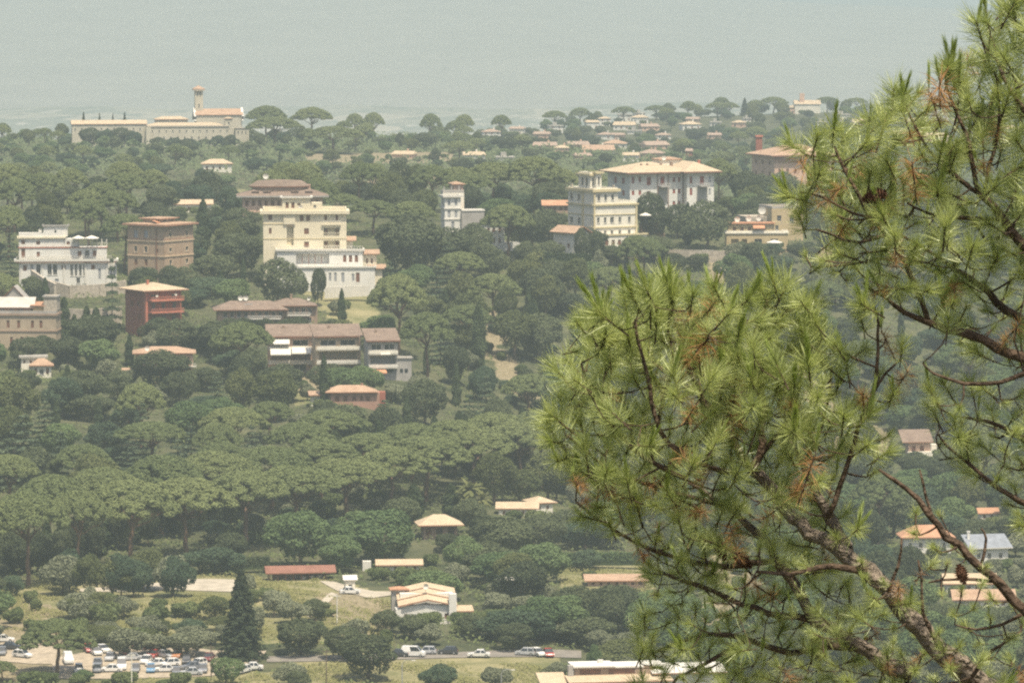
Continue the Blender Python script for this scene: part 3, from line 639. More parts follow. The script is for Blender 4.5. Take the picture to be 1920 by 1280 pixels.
# red house
b = Bld('red_house', 'red_house', 'dark red house with wide pale hip roof and balconies', 'house', (228, 531, 342, 612), 'the dark red house')
b.block(0, 0, 0, 64, 44, 82, M_red, R=row([14, 50], 68, 9, 8, 'w') + row([14, 32, 51], 48, 6.5, 12, 'w') + row([14, 32, 50], 20, 7, 15, 'w'), L=[(14, 30, 6, 7, 's'), (30, 52, 6, 9, 's'), (16, 52, 6, 9, 's')])
b.hip(0, 0, 82, 64, 44, 12, M_roofP, 1.5, M_terra, 0.3)
for z in (63.5, 41): b.box('balcony', 3, -9, z, 58, 9, 2.6, M_redtrim); b.rail('balcony_rail', 3, -8.6, z+2.6, 58, 6, M_redtrim, 0.35)
b.box('corner_pier', -1.2, -1.2, 0, 3.4, 3.4, 80, M_redtrim); b.chimney(20, 20, 92, 4, 7, M_redtrim)
b.dish(16, -4, 74, 0.4); b.dish(50, -4, 75, 0.4)

# beige house, left edge
b = Bld('beige_house', 'beige_house', 'beige stone house with two window rows cut by the picture edge', 'house', (0, 545, 108, 648), 'the beige stone house')
b.block(0, 0, 0, 147, 60, 64, M_beige, R=row([38, 56, 76, 102, 118], 38, 5.5, 14, 's') + row([62, 82, 102, 118, 133], 8, 5, 13, 's'))
b.band('cornice', 0, 0, 61, 147, 60, 4, M_brownwall, 0.35); b.band('string_course', 0, 0, 31, 147, 60, 2.6, M_brownwall, 0.22)
b.parapet(0, 0, 65, 147, 60, 5, M_grey)
b.block(122, 12, 64, 25, 40, 33, M_stonewall); b.band('cornice', 122, 12, 95, 25, 40, 3, M_grey, 0.3)
b.block(100, 18, 64, 24, 30, 14, M_ochre); b.mono(98, 14, 78, 26, 32, 0, 5, M_roofO, 0.3)
b.gable(10, 16, 74, 90, 50, 18, mat('pale_canopy_sheet', (0.46, 0.44, 0.39), 0.8, 0.15), 0.5, 'x', M_shut); b.block(14, 20, 64, 82, 40, 10, M_brownwall, R=row([10, 28, 46, 64], 2, 8, 7, 'g'))
b.gable(40, 50, 88, 40, 40, 24, M_grey, 0.4, 'y', M_shut, wallm=M_grey)
# stone terraces between
def wall_thing(label, pts, h, th, m, name='retaining_wall', cat='wall', group=None, cap=None):
    """free-standing wall along photo points (px, py of its foot, D)"""
    P = [at(*p) for p in pts]; root = tag(empty(name, P[0]), label, cat, group); o = P[0]; mb = MB(); cp = MB()
    for a, b_ in zip(P, P[1:]):
        d = (b_-a); d.z = 0; d.normalize(); nrm = Vector((-d.y, d.x, 0))*th/2
        q = [a-nrm-o, b_-nrm-o, b_+nrm-o, a+nrm-o]
        for mbx, lo, hi, e in ((mb, -5.0, h, 0), (cp, h, h+0.22, 0.12)):
            qq = [v+(v-(a+b_)/2+o).normalized()*e for v in q]
            lo_ = [v+Vector((0, 0, lo)) for v in qq]; hi_ = [v+Vector((0, 0, hi)) for v in qq]
            mbx.quad(*hi_); 
            for i in range(4): j = (i+1) % 4; mbx.quad(lo_[i], lo_[j], hi_[j], hi_[i])
    mb.build('wall', m, root); cp.build('coping', cap or m, root); return root
wall_thing('tall weathered stone retaining wall below the white villa', [(86, 560, 1392), (130, 572, 1388), (186, 570, 1390), (236, 562, 1394)], 5.4, 0.8, M_stonewall)
wall_thing('lower grey stone terrace wall between cypress and red house', [(120, 604, 1350), (160, 606, 1348), (228, 600, 1352)], 3.6, 0.7, M_stonewall)
wall_thing('sloping buttressed wall beside the beige house roof', [(60, 540, 1385), (84, 556, 1380), (104, 566, 1376)], 5.0, 0.8, M_stonewall)
PROT.append((112, 540, 232, 600, 1388))

# cream hotel with white lower terraces
b = Bld('hotel', 'hotel', 'cream yellow hotel with roof attic over white terraced lower floors', 'hotel', (492, 364, 716, 516), 'the cream yellow hotel')
b.block(0, 0, 0, 156, 70, 131, M_cream, R=[(13, 120, 8, 10, 's'), (72, 118, 7, 11, 's'), (84, 118, 7, 11, 's'), (117, 119, 5, 10, 's'), (138, 119, 5, 10, 's'), (13, 94, 5, 11, 's'), (81, 93, 9, 11, 's'), (81, 68, 9, 11, 's'),
         (50.5, 72, 13, 36, 'O'), (128, 90, 30, 15, 'O'), (128, 66, 30, 15, 'O')])
mb = MB(); n = 12; cx, cz, rr = b.X(50.5), b.Z(108), b.X(6.5)
mb.poly([(cx+rr*math.cos(math.pi*i/n), -0.03, cz+rr*math.sin(math.pi*i/n)) for i in range(n+1)]); mb.build('arch_head', M_brickband, b.root)
for z in (90, 66): 
    b.rail('balcony_rail', 113, -0.4, z, 30, 6, M_cream, 0.4)
    for x in (118, 138): b.box('door', x-2.5, 8.6, z, 5, 0.5, 12, M_shut)
b.box('balcony', 110, -4, 110, 36, 4, 2, M_cream); b.rail('balcony_rail', 110, -4, 112, 36, 6, M_white, 0.5)
b.band('cornice', 0, 0, 131, 156, 70, 6, M_cream, 0.9); b.parapet(0, 0, 137, 156, 70, 5, M_cream)
b.box('stair_bay', 38, -3, 112, 22, 3, 18, M_cream)
b.band('string_course', 0, 0, 84, 156, 70, 1.2, M_trimy, 0.12); b.band('string_course', 0, 0, 112, 38, 70, 1.2, M_trimy, 0.12)
b.block(36, 20, 137, 53, 34, 24, M_cream, R=[(9, 3, 6, 12, 's'), (20, 3, 6, 12, 's'), (31, 9, 6, 4, 's')]); b.band('cornice', 36, 20, 160, 53, 34, 3, M_white, 0.6)
b.block(89, 22, 137, 22, 30, 14, M_cream, R=[(8, 4, 5, 6, 'w')]); b.dish(70, 18, 143, 0.6)
b.block(26, -26, 0, 160, 26, 64, M_whitewall, R=[(66, 38, 62, 20, 'O'), (126, 42, 6, 13, 's'), (137, 42, 6, 13, 's'), (148, 42, 6, 13, 's')])
b.band('terrace_edge', 26, -26, 63, 160, 26, 4, M_white, 0.5); b.rail('terrace_rail', 26, -26, 67, 160, 5, M_white, 0.8)
for x in (72, 84, 96, 108): b.box('pergola_post', x, -25, 37, 1.2, 1.2, 20, M_shut)
b.block(68, -52, 0, 140, 26, 34, M_whitewall, R=[(56, 8, 5, 16, 'g'), (66, 8, 5, 16, 'g'), (80, 6, 6, 18, 'g'), (99, 8, 5, 14, 'g'), (108, 6, 7, 18, 's')])
b.band('terrace_edge', 68, -52, 33, 140, 26, 3, M_white, 0.4); b.rail('terrace_rail', 68, -52, 36, 140, 5, M_white, 0.8)
b.block(186, -18, 0, 26, 24, 56, M_cream, R=[(8, 38, 4, 10, 's'), (17, 38, 4, 10, 's')]); b.mono(184, -20, 56, 30, 28, 0, 6, M_roofT, 0.6)
b.block(200, -40, 0, 22, 22, 30, M_cream); b.mono(198, -42, 30, 28, 26, 0, 6, M_roofT, 0.5)
b.block(154, 8, 60, 14, 20, 20, M_cream); b.mono(152, 4, 80, 20, 26, 0, 6, M_roofT, 0.4)
bl = tag(empty('balustrade', at(612, 546, 1380)), 'white posted balustrade edging the garden below the hotel', 'balustrade')
s_ = 1380/F
for i in range(13): mb = MB(); mb.box(-0.45, -0.3, -2, 0.45, 0.3, 1.1); mb.build('post', M_white, bl, (i*6.4*s_, i*0.5, 0.02*i))
mb = MB(); mb.box(-0.5, -0.15, 1.1, 12.6*6.4*s_, 0.15, 1.35); ro = mb.build('rail', M_white, bl); ro.rotation_euler = (0, 0, math.atan2(0.5, 6.4*s_))
LAND.append(('the hotel balustrade', 655, 535)); PROT.append((612, 530, 700, 546, 1380))

# long flats with brown roof
b = Bld('brown_roof_flats', 'apartment_block', 'low flats with broad brown hip roof above the terraced houses', 'building', (395, 556, 600, 604), 'the brown roofed flats')
b.block(6, 0, 0, 124, 50, 30, M_brownwall, R=row([14+13*i for i in range(9)], 17, 7, 10, 'w') + row([40+14*i for i in range(6)], 2, 8, 9, 'w')); b.hip(6, 0, 30, 124, 50, 15, M_roofB, 1.2, M_shut)
b.block(110, 14, 0, 84, 50, 36, M_brownwall, R=row([34+12*i for i in range(4)], 22, 7, 10, 'w') + row([30+13*i for i in range(4)], 4, 7, 10, 'w')); b.hip(110, 14, 36, 76, 50, 12, M_roofB, 1.1, M_shut)
b.box('balcony', 62, -6, 13, 62, 6, 2, M_white); b.rail('balcony_rail', 62, -6, 15, 62, 5, M_white, 0.4); b.box('balcony', 136, 6, 18, 44, 8, 2, M_white); b.rail('balcony_rail', 136, 6, 20, 44, 5, M_white, 0.4)
b.chimney(146, 34, 48, 4, 8, M_brownwall); b.dish(50, 20, 52, 0.75); b.dish(60, 22, 52, 0.75); b.dish(178, 20, 50, 0.5)
b.box('skylight', 56, 10, 39, 16, 8, 2.5, M_metal)

# three stepped terraced houses
def terrace(key, w, h, label, short, prot, awns, ends):
    b = Bld(key, 'terraced_house', label, 'house', prot, short, 'stepped terraced houses')
    b.block(0, 0, 0, w, 60, h, {'a': M_palepink, 'b': M_beige, 'c': M_grey}[key[-1]], R=[(w*0.28, h-16, w*0.34, 11, 'w'), (w*0.72, h-16, w*0.34, 11, 'w'), (w*0.5, h-42, w*0.84, 14, 'O'), (w*0.30, 6, w*0.3, 14, 'w'), (w*0.7, 6, w*0.3, 14, 'w')])
    b.mono(-3, -5, 0, w+6, 66, h, h+18, M_roofB, 0.2, 0.35, M_shut)
    for z in (h-24, h-50):
        if z > 3: b.box('balcony', 1, -10, z, w-2, 10, 2, M_palewall); b.box('balcony_front', 1, -10.4, z+2, w-2, 0.8, 5.5, M_palewall if z > h-30 else M_white)
    if ends: b.box('party_wall', w-3.5, -8, -6, 3.2, 62, h+6+2, M_brownwall)
    for a in awns: b.awning(*a)
    b.chimney(w*0.35, 38, h+12, 4, 6, M_brownwall)
    return b
terrace('terrace_a', 84, 70, 'terraced house with white awnings, first from the cypress', 'the awning terraced house', (500, 615, 592, 690), [(2, -1, 68, 38, 8, 2.4, M_awn), (4, -10, 52, 38, 11, 3.0, M_awn), (44, -10, 52, 36, 9, 3.0, M_awn)], False)
terrace('terrace_b', 84, 74, 'middle terraced house with long grey balconies and brown roof', 'the middle terraced house', (586, 613, 684, 690), [], True)
terrace('terrace_c', 56, 66, 'smaller end terraced house with orange awning below its balcony', 'the end terraced house', (680, 620, 745, 695), [(6, -12, 14, 26, 4, 2.4, M_awno), (22, -1, 46, 18, 2, 2.0, M_awn)], False)
c = empty('garage_block', at(742, 708, 1280), 0.1); tag(c, 'small grey concrete outbuilding beside the end terraced house', 'outbuilding'); s_ = 1280/F
mb = MB(); mb.box(0, 0, -4, 30*s_, 5, 36*s_); mb.build('wall', M_grey, c); mb = MB(); mb.box(-0.3, -0.3, 36*s_+.003, 30*s_+.3, 5.3, 38.5*s_); mb.build('roof', M_gravelroof, c)
for i in range(2): mb = MB(); mb.box((8+i*9)*s_, -0.08, 10*s_, (14+i*9)*s_, 0.05, 17*s_); mb.build('window', M_pane, c)
PROT.append((742, 668, 775, 702, 1280))

b = Bld('orange_house', 'house', 'small house with orange tiled roof below the dark red house', 'house', (250, 650, 368, 698), 'the small orange roofed house')
b.block(-8, 20, 0, 80, 40, 40, M_palepink); b.block(66, 0, 0, 34, 40, 38, M_palepink, R=[(10, 20, 8, 12, 's'), (22, 22, 12, 11, 'O'), (12, 2, 6, 13, 's'), (26, 3, 7, 10, 's')])
b.hip(-8, 0, 40, 108, 62, 10, M_roofT, 0.8); b.box('balcony', 78, -8, 15, 28, 8, 2, M_white); b.rail('balcony_rail', 78, -8, 17, 28, 5, M_white, 0.4); b.dish(14, 8, 50, 0.7)
b.block(-30, 4, 0, 16, 20, 6, M_palepink); b.mono(-32, 2, 6, 20, 24, 0, 4, M_roofT, 0.3)
b = Bld('hut_left', 'house', 'tiny house with pinkish roof and flat annex below the beige stone house', 'house', (36, 662, 104, 700), 'the tiny pink roofed house')
b.block(0, 0, 0, 36, 24, 20, M_palewall, R=[(7, 4, 5, 12, 's'), (18, 4, 8, 10, 'w'), (29, 4, 5, 12, 's')]); b.hip(0, 0, 20, 36, 24, 12, M_roofT, 0.7)
b.block(-20, 16, 0, 46, 26, 34, M_palewall, R=row([6, 18], 24, 4, 6, 's')); b.box('roof', -24, 12, 34, 54, 34, 4, M_gravelroof)
b = Bld('pink_bungalow', 'bungalow', 'pink bungalow with orange roof beside the lone tall cypress', 'bungalow', (588, 718, 722, 756), 'the pink bungalow')
b.block(0, 0, 0, 92, 40, 22, M_pink, R=[(12, 5, 8, 11, 's'), (28, 5, 7, 11, 's'), (44, 7, 7, 8, 's'), (58, 7, 6, 9, 's'), (70, 6, 7, 9, 's')]); b.hip(-4, 0, 22, 86, 40, 11, M_roofT, 0.9); b.block(80, 14, 0, 24, 30, 21, M_red)
b.block(-36, 12, 0, 34, 24, 16, M_palewall); b.mono(-38, 8, 16, 40, 30, 0, 5, M_roofT, 0.4); b.chimney(60, 20, 31, 4, 5, M_pink)

b = Bld('ridge_complex', 'apartment_complex', 'sprawling brown roofed complex with oval upper storey behind the hotel', 'building', (448, 334, 612, 380), 'the oval topped complex')
b.block(0, 0, 0, 150, 60, 22, M_palepink, R=row([8+12*i for i in range(12)], 6, 6, 10, 's')); b.hip(-4, -2, 22, 158, 66, 13, M_roofB, 1.2, M_grey, 0.5)
mb = MB(); n = 28; cx, cy0, rx, ry = b.X(70), b.Y(34), b.X(52), b.Y(24)
for r0, z0, r1, z1, mi in ((1.0, 28, 1.0, 40, 0), (1.12, 40, 1.12, 42, 1), (1.12, 42, 0.8, 52, 2), (0.8, 52, 0.0, 54, 2), (1.0, 40, 1.12, 40, 1)):
    for j in range(n):
        a, c_ = 2*math.pi*j/n, 2*math.pi*(j+1)/n
        mb.quad((cx+rx*r0*math.cos(a), cy0+ry*r0*math.sin(a), b.Z(z0)), (cx+rx*r0*math.cos(c_), cy0+ry*r0*math.sin(c_), b.Z(z0)), (cx+rx*r1*math.cos(c_), cy0+ry*r1*math.sin(c_), b.Z(z1)), (cx+rx*r1*math.cos(a), cy0+ry*r1*math.sin(a), b.Z(z1)), mi)
mb.build('oval_storey', [M_brownwall, M_shut, M_roofB], b.root)
for x in (18, 40, 92, 118): b.box('dormer', x, 4, 26, 12, 12, 6, M_shut); b.box('dormer_roof', x-1, 2, 32, 14, 16, 1.4, M_roofB)
b.dish(44, 30, 60, 0.9); b.chimney(125, 30, 34, 5, 9, M_palepink)

# turreted white villa and its neighbours
b = Bld('turret_villa', 'turret_villa', 'slender white villa tower with terrace statues among dark oaks', 'villa', (826, 345, 885, 430), 'the white villa tower')
b.block(0, 0, 0, 30, 7, 74, M_whitewall, R=row([8, 21], 56, 5, 13, 'g') + row([8, 21], 34, 5, 13, 'g') + [(15, 12, 6, 14, 'g')], L=[(3.5, 56, 2.4, 12, 'g')])
b.band('cornice', 0, 0, 72, 30, 7, 4, M_white, 0.7); b.band('string_course', 0, 0, 50, 30, 7, 2.2, M_white, 0.3); b.band('string_course', 0, 0, 30, 30, 7, 2, M_white, 0.25)
b.block(6, 10.2, 0, 40, 4, 78, M_palewall); b.parapet(6, 10.2, 78, 40, 4, 5, M_grey)
for x in (8, 22, 36): b.box('finial', x, 10.4, 83, 1.6, 0.6, 8, M_grey)
b.block(30, 4, 0, 22, 8, 40, M_palepink); b.hip(30, 4, 40, 22, 8, 5, M_roofT, 0.5)
b.block(34, 18, 60, 18, 8, 32, M_palepink, R=[(6, 14, 4, 9, 's'), (13, 14, 4, 9, 's')]); b.hip(34, 18, 92, 18, 8, 4, M_roofT, 0.6)
b.block(30, -2, 0, 42, 6, 46, M_grey); b.box('flat_roof', 30, -2.3, 46, 43, 7, 3, M_white)
b = Bld('white_house', 'house', 'white house half hidden behind umbrella pine trunk and palms', 'house', (918, 414, 950, 466), 'the half hidden white house')
b.block(0, 0, 0, 38, 30, 50, M_whitewall, R=row([8, 18, 29], 32, 5, 9, 's') + row([8, 18, 29], 12, 5, 10, 's')); b.band('cornice', 0, 0, 49, 38, 30, 3, M_white, 0.5); b.hip(0, 0, 52, 38, 30, 6, M_roofT, 0.2)
b.block(38, 6, 0, 30, 20, 14, M_whitewall)
b = Bld('low_orange', 'farm_building', 'low building with orange roof left of the cream villa', 'building', (1018, 374, 1062, 396), 'the low orange roof')
b.block(0, 0, 0, 44, 26, 11, M_brownwall, R=row([7, 18, 30, 39], 2, 5, 7, 's')); b.gable(-3, 0, 11, 50, 28, 9, M_roofO, 0.6, 'x', wallm=M_brownwall)

# cream villa with belvedere
b = Bld('cream_villa', 'cream_villa', 'cream stepped villa with yellow bands and rooftop belvedere turret', 'villa', (1062, 330, 1206, 456), 'the cream belvedere villa')
def yb(x, y, z, w, d, h=2.2, out=0.35): b.band('yellow_band', x, y, z, w, d, h, M_trimy, out)
b.block(0, 0, 0, 82, 47, 78, M_palewall, R=[(10, 60, 5, 9, 'w')] and row([9, 22, 50, 68], 43, 5, 11, 'w') + row([35, 51], 43, 7, 11, 'w')[:1] + row([22, 35, 50, 68], 18, 5, 11, 'w'), L=[(27, 40, 6, 12, 'w'), (41, 40, 6, 12, 'w'), (27, 16, 6, 10, 'w')])
b.block(0, 0, 78, 46, 47, 28, M_palewall, R=row([10, 23, 36], 7, 5, 12, 'w'), L=[(27, 6, 6, 13, 'w'), (41, 6, 6, 13, 'w')])
yb(0, 0, 34, 82, 47); yb(0, 0, 58, 82, 47, 1.6, 0.2); yb(0, 0, 76, 82, 47, 3, 0.5); yb(0, 0, 102, 46, 47, 5, 0.7)
for x in (0, 80): b.box('corner_pier', x-0.6, -1.0, 0, 3, 1.0, 76, M_trimy)
b.box('corner_pier', -0.6, -1.0, 80, 3, 1.0, 22, M_trimy); b.box('corner_pier', -1.4, 18, 0, 1.4, 3, 76, M_trimy); b.box('corner_pier', -1.4, 18, 80, 1.4, 3, 22, M_trimy)
b.parapet(46, 0, 79, 36, 47, 5, M_palewall); b.parapet(0, 0, 107, 46, 47, 2, M_palewall)
b.block(2, 8, 106, 17, 22, 28, M_palewall, R=row([5, 12], 6, 3.4, 16, 'w'), L=row([7, 15], 6, 4.5, 16, 'w')); b.band('cornice', 2, 8, 132, 17, 22, 3.6, M_trimy, 0.7); b.parapet(2, 8, 135.6, 17, 22, 3, M_palewall)
b.block(9, 4, 106, 10, 10, 32, M_palewall, R=[(5, 8, 4, 16, 'w')]); b.band('cornice', 9, 4, 136, 10, 10, 3.6, M_trimy, 0.6)
b.box('urn', 40, 2, 107, 2.4, 2.4, 7, M_stonewall); b.box('urn', 2, 42, 107, 2.4, 2.4, 7, M_stonewall)
b.block(8, -7, 0, 86, 6.9, 20, M_palewall, R=row([10, 22, 34, 50, 66], 2, 6, 10, 's')); b.band('terrace_edge', 8, -7, 20, 86, 8, 3, M_trimy, 0.3)
b.block(46, 10, 79, 8, 14, 15, M_palewall)
b = Bld('villa_annex', 'annex_house', 'white annex with pink gabled roof at the foot of the cream villa', 'house', (1040, 424, 1106, 470), 'the pink roofed annex')
b.block(0, 0, 0, 26, 40, 38, M_whitewall, R=[(11, 8, 7, 12, 's')], L=[(12, 10, 5, 9, 's'), (27, 10, 5, 9, 's')]); b.gable(0, 0, 38, 26, 40, 12, M_roofT, 0.9, 'y', wallm=M_whitewall); b.box('porch', 6, -4, 20, 14, 4, 1.6, M_shut)

# long white villa with red shutters
b = Bld('long_villa', 'long_villa', 'long white villa with red shutters under a wide pale tiled roof', 'villa', (1130, 296, 1348, 372), 'the long red shuttered villa')
b.block(0, 0, 0, 108, 40, 76, M_whitewall, R=[(6, 58, 5, 12, 'r'), (19, 60, 5, 10, 'r'), (36, 54, 8, 16, 'r'), (62, 54, 8, 16, 'r'), (84, 59, 5, 9, 'r'), (94, 59, 5, 9, 'r'), (6, 36, 5, 9, 'r'), (19, 36, 5, 9, 'r'), (36, 30, 7, 13, 'r'), (62, 30, 7, 13, 'r'), (84, 37, 5, 9, 'r'), (94, 37, 5, 9, 'r'), (84, 14, 5, 9, 'r'), (94, 14, 5, 9, 'r')], L=[(12, 56, 5, 12, 'r'), (26, 56, 5, 12, 'r'), (12, 34, 5, 10, 'r')])
b.block(102, -6, 0, 52, 46, 76, M_whitewall, R=[(8, 56, 5, 14, 'r'), (29, 54, 8, 16, 'r'), (44, 58, 4, 12, 'g'), (8, 34, 5, 14, 'r'), (29, 32, 8, 14, 'r'), (44, 34, 4, 12, 'g')])
b.hip(0, 0, 76, 108, 40, 17, M_roofP, 2.2, M_roofR, 0.45); b.hip(102, -6, 76.3, 52, 46, 17.4, M_roofP, 2.0, M_roofR, 0.45)
for x, y in ((62, 0), (131, -6)): b.box('balcony', x-9, y-6, 50, 18, 6, 2.2, M_grey); b.rail('balcony_rail', x-9, y-6, 52.2, 18, 5, M_white, 0.4); b.box('loggia_shade_panel', x-10, y-0.7, 22, 20, 0.6, 28, M_grey)  # flat grey panels stand in for the shaded loggia recesses
for x in (52, 72, 100): b.box('drainpipe', x, -0.9, 8, 1, 0.6, 67, M_shut)
b.chimney(34, 12, 88, 3, 4, M_brownwall); b.chimney(46, 12, 88, 3, 4, M_brownwall); b.chimney(72, 12, 89, 3, 4, M_brownwall); b.chimney(92, 12, 90, 5, 4, M_brownwall); b.chimney(140, 8, 90, 4, 7, M_redtrim)
b.block(84, 26, 76, 40, 12, 22, M_palewall); b.hip(84, 26, 98, 40, 12, 4, M_roofT, 0.5); b.dish(88, 22, 102, 0.8)

# pink palace and the chimney stack behind
b = Bld('pink_palace', 'pink_palace', 'rose pink palazzo with broad terracotta roof half hidden by pine', 'palace', (1412, 264, 1560, 330), 'the rose pink palazzo')
b.block(0, 0, 0, 112, 38, 56, M_palepink, R=row([10+15*i for i in range(7)], 45, 4, 6, 's') + row([10+15*i for i in range(7)], 24, 5, 9, 's'), L=row([8, 20, 31], 40, 3.4, 8, 's') + row([8, 20, 31], 18, 3.4, 9, 's'))
b.box('eaves_wall', -0.8, -0.8, 46, 113, 0.7, 9.6, M_pink); b.hip(0, 0, 56, 112, 38, 18, M_roofT, 1.8, M_roofR, 0.5); b.hip(40, 8, 66, 60, 22, 9, M_roofT, 0.6)
ch = tag(empty('chimney_stack', at(1423, 290, 1790)), 'square red brick chimney stack behind the rose pink palazzo', 'chimney'); s_ = 1790/F
mb = MB(); mb.box(-6*s_, -1, -8, 6*s_, 1.3, 33*s_); mb.build('shaft', M_red, ch); mb = MB(); mb.box(-7*s_, -1.3, 33*s_+.003, 7*s_, 1.6, 36*s_); mb.build('cap', M_redtrim, ch); PROT.append((1414, 252, 1434, 282, 1790))

# bar terrace, ochre house, pool
b = Bld('terrace_bar', 'terrace_building', 'yellow terrace building with arched base and orange awnings', 'building', (1355, 412, 1480, 464), 'the yellow terrace building')
b.block(0, 0, 0, 116, 30, 26, M_ochre, R=[(16, 2, 14, 14, 'O'), (34, 4, 10, 12, 'O'), (60, 4, 14, 12, 'w'), (90, 4, 14, 12, 'w')]); b.band('terrace_edge', 0, 0, 26, 116, 30, 2.4, M_palewall, 0.3)
b.block(4, 8, 26, 84, 20, 18, M_ochre, R=row([12, 26, 40, 54, 68], 3, 6, 9, 's')); b.box('roof', 0, 4, 44, 92, 26, 2.5, M_awno); b.awning(50, 7, 42, 22, 5, 2.0, M_awno)
b.block(88, 10, 26, 16, 16, 22, M_ochre, R=[(8, 6, 6, 9, 'w')]); b.parapet(0, 0, 28.4, 116, 30, 3, M_palewall)
for i, (x, y) in enumerate(((22, 18), (44, 22), (62, 14))): b.dish(x, y, 52+i, 0.9)
b = Bld('ochre_house', 'house', 'square ochre house behind the yellow terrace building', 'house', (1443, 390, 1500, 430), 'the square ochre house')
b.block(0, 0, 0, 60, 20, 56, M_ochre, R=[(14, 30, 8, 13, 'w'), (38, 30, 8, 13, 'w')]); b.parapet(0, 0, 56, 60, 20, 4, M_grey); b.block(-40, 6, 0, 40, 16, 40, M_stonewall)
b.dish(-14, 4, 52, 1.3)
po = tag(empty('swimming_pool', at(1282, 474, 1478)), 'narrow pale blue pool on the lawn terrace below the villas', 'pool'); s_ = 1478/F
mb = MB(); mb.box(0, 0, -0.5, 54*s_, 9, 0.05); mb.build('water', M_pool, po); mb = MB(); mb.box(-0.6, -0.6, -4, 54*s_+.6, 0, 0.3); mb.box(-0.6, 9, -1, 54*s_+.6, 9.6, 0.3); mb.build('coping', M_white, po); PROT.append((1282, 462, 1340, 476, 1478))
wall_thing('long pale garden terrace wall in front of the villas', [(1208, 476, 1470), (1290, 480, 1466), (1372, 482, 1464)], 1.6, 0.5, M_stonewall, 'garden_wall')
wall_thing('ochre terrace wall under the white parasol', [(1378, 482, 1478), (1450, 484, 1476), (1560, 486, 1478)], 3.2, 0.5, M_ochre, 'garden_wall')
wall_thing('brown brick garden wall right of the cream villa', [(1198, 440, 1500), (1246, 438, 1502)], 3.4, 0.5, M_brownwall, 'garden_wall'); PROT.append((1200, 418, 1246, 440, 1500))

# farm in the valley
b = Bld('farmhouse', 'farmhouse', 'long white farmhouse with pale orange three panel roof and tall chimneys', 'farmhouse', (736, 1094, 876, 1160), 'the white farmhouse')
b.block(0, 0, 0, 104, 56, 40, M_whitewall, R=[(12, 4, 8, 20, 's'), (68, 16, 10, 12, 's'), (88, 14, 8, 10, 's')])
mb = MB(); W = b.X(112); x0 = b.X(-4)
for k in range(3):
    y0, y1 = b.Y(-6+k*22), b.Y(-6+(k+1)*22)-0.25; z0, z1 = b.Z(40+k*9), b.Z(40+(k+1)*9-2); xm = x0+W/2; rise = b.Z(12)
    for xa, xb_, za, zb in ((x0, xm, 0, rise), (xm, x0+W, rise, 0)):
        mb.quad((xa,y0,z0+za),(xb_,y0,z0+zb),(xb_,y1,z1+zb),(xa,y1,z1+za)); mb.quad((xa,y0,z0+za-.3),(xa,y0,z0+za),(xb_,y0,z0+zb),(xb_,y0,z0+zb-.3),1); mb.quad((xa,y0,z0+za-.3),(xb_,y0,z0+zb-.3),(xb_,y1,z1+zb-.3),(xa,y1,z1+za-.3),1)
mb.build('roof', [M_roofP, M_terra], b.root)
b.block(2, 20, 40, 100, 36, 20, M_whitewall); b.block(92, -10, 0, 14, 14, 62, M_whitewall, name='tower_chimney'); b.block(-12, 40, 0, 28, 22, 64, M_grey, name='side_tower'); b.hip(-12, 40, 64, 28, 22, 4, M_roofO, 0.5)
b.block(104, 6, 0, 30, 30, 26, M_palewall, R=[(10, 4, 14, 14, 'O')]); b.mono(103, 3, 26, 34, 34, 0, 6, M_roofP, 0.3); b.block(-8, -4, 0, 10, 30, 34, M_whitewall); b.dish(50, 14, 74, 0.6)
b.rail('fence', 60, -14, 0, 60, 8, M_white, 0.8)
b = Bld('hip_house', 'house', 'small house with tan pyramid roof and dark porch in the valley trees', 'house', (776, 962, 868, 1004), 'the tan pyramid roofed house')
b.block(4, 0, 0, 64, 44, 22, M_brownwall, R=[(10, 3, 10, 14, 's'), (30, 3, 12, 14, 'O'), (52, 3, 12, 14, 'O')]); b.hip(0, -4, 22, 72, 50, 17, M_roofP, 0.9)
b = Bld('long_low', 'farm_building', 'long low building with pale tan gabled roof near the palm', 'building', (928, 940, 1006, 958), 'the long tan roof')
b.block(0, 0, 0, 70, 24, 12, M_palewall, R=row([10, 28, 46, 60], 2, 5, 7, 's')); b.gable(-3, 0, 12, 76, 28, 11, M_roofP, 0.4, 'x', wallm=M_palewall)
b = Bld('far_low', 'farm_building', 'boxy building with tan roof right of the long tan roof', 'building', (1000, 930, 1046, 950), 'the boxy tan roofed building')
b.block(0, 0, 0, 34, 16, 14, M_palewall, R=[(9, 3, 5, 7, 's'), (24, 3, 5, 7, 's')]); b.hip(-2, 0, 14, 40, 18, 9, M_roofP, 0.5)
b = Bld('red_shed', 'open_shed', 'open sided shed with long dull red roof beside the dark fir', 'shed', (496, 1054, 630, 1086), 'the open red roofed shed')
for x in range(0, 120, 15):
    for y in (0, 34): b.box('post', x, y, -10, 1.8, 1.8, 24, M_shut)
b.gable(-3, -3, 13, 124, 42, 11, M_roofR, 0.5, 'x', M_shut); b.block(8, 22, 0, 100, 12, 9, M_brownwall); 
for i, x in enumerate((60, 76, 90)): b.box('crate', x, 6, 0, 9, 8, 6+i, M_white)
b = Bld('tool_shed', 'tool_shed', 'narrow pale tin shed by the farm track', 'shed', (640, 1074, 670, 1106), 'the pale tin shed')
b.block(0, 0, 0, 18, 16, 20, M_palewall, R=[(9, 1, 7, 12, 'w')]); b.gable(-2, 0, 20, 22, 16, 8, M_whiteroof, 0.3, 'x', M_grey, wallm=M_palewall)
b = Bld('wood_house', 'house', 'house with tan roof glimpsed in deep shade of valley trees', 'house', (705, 1046, 800, 1064), 'the shaded tan roofed house')
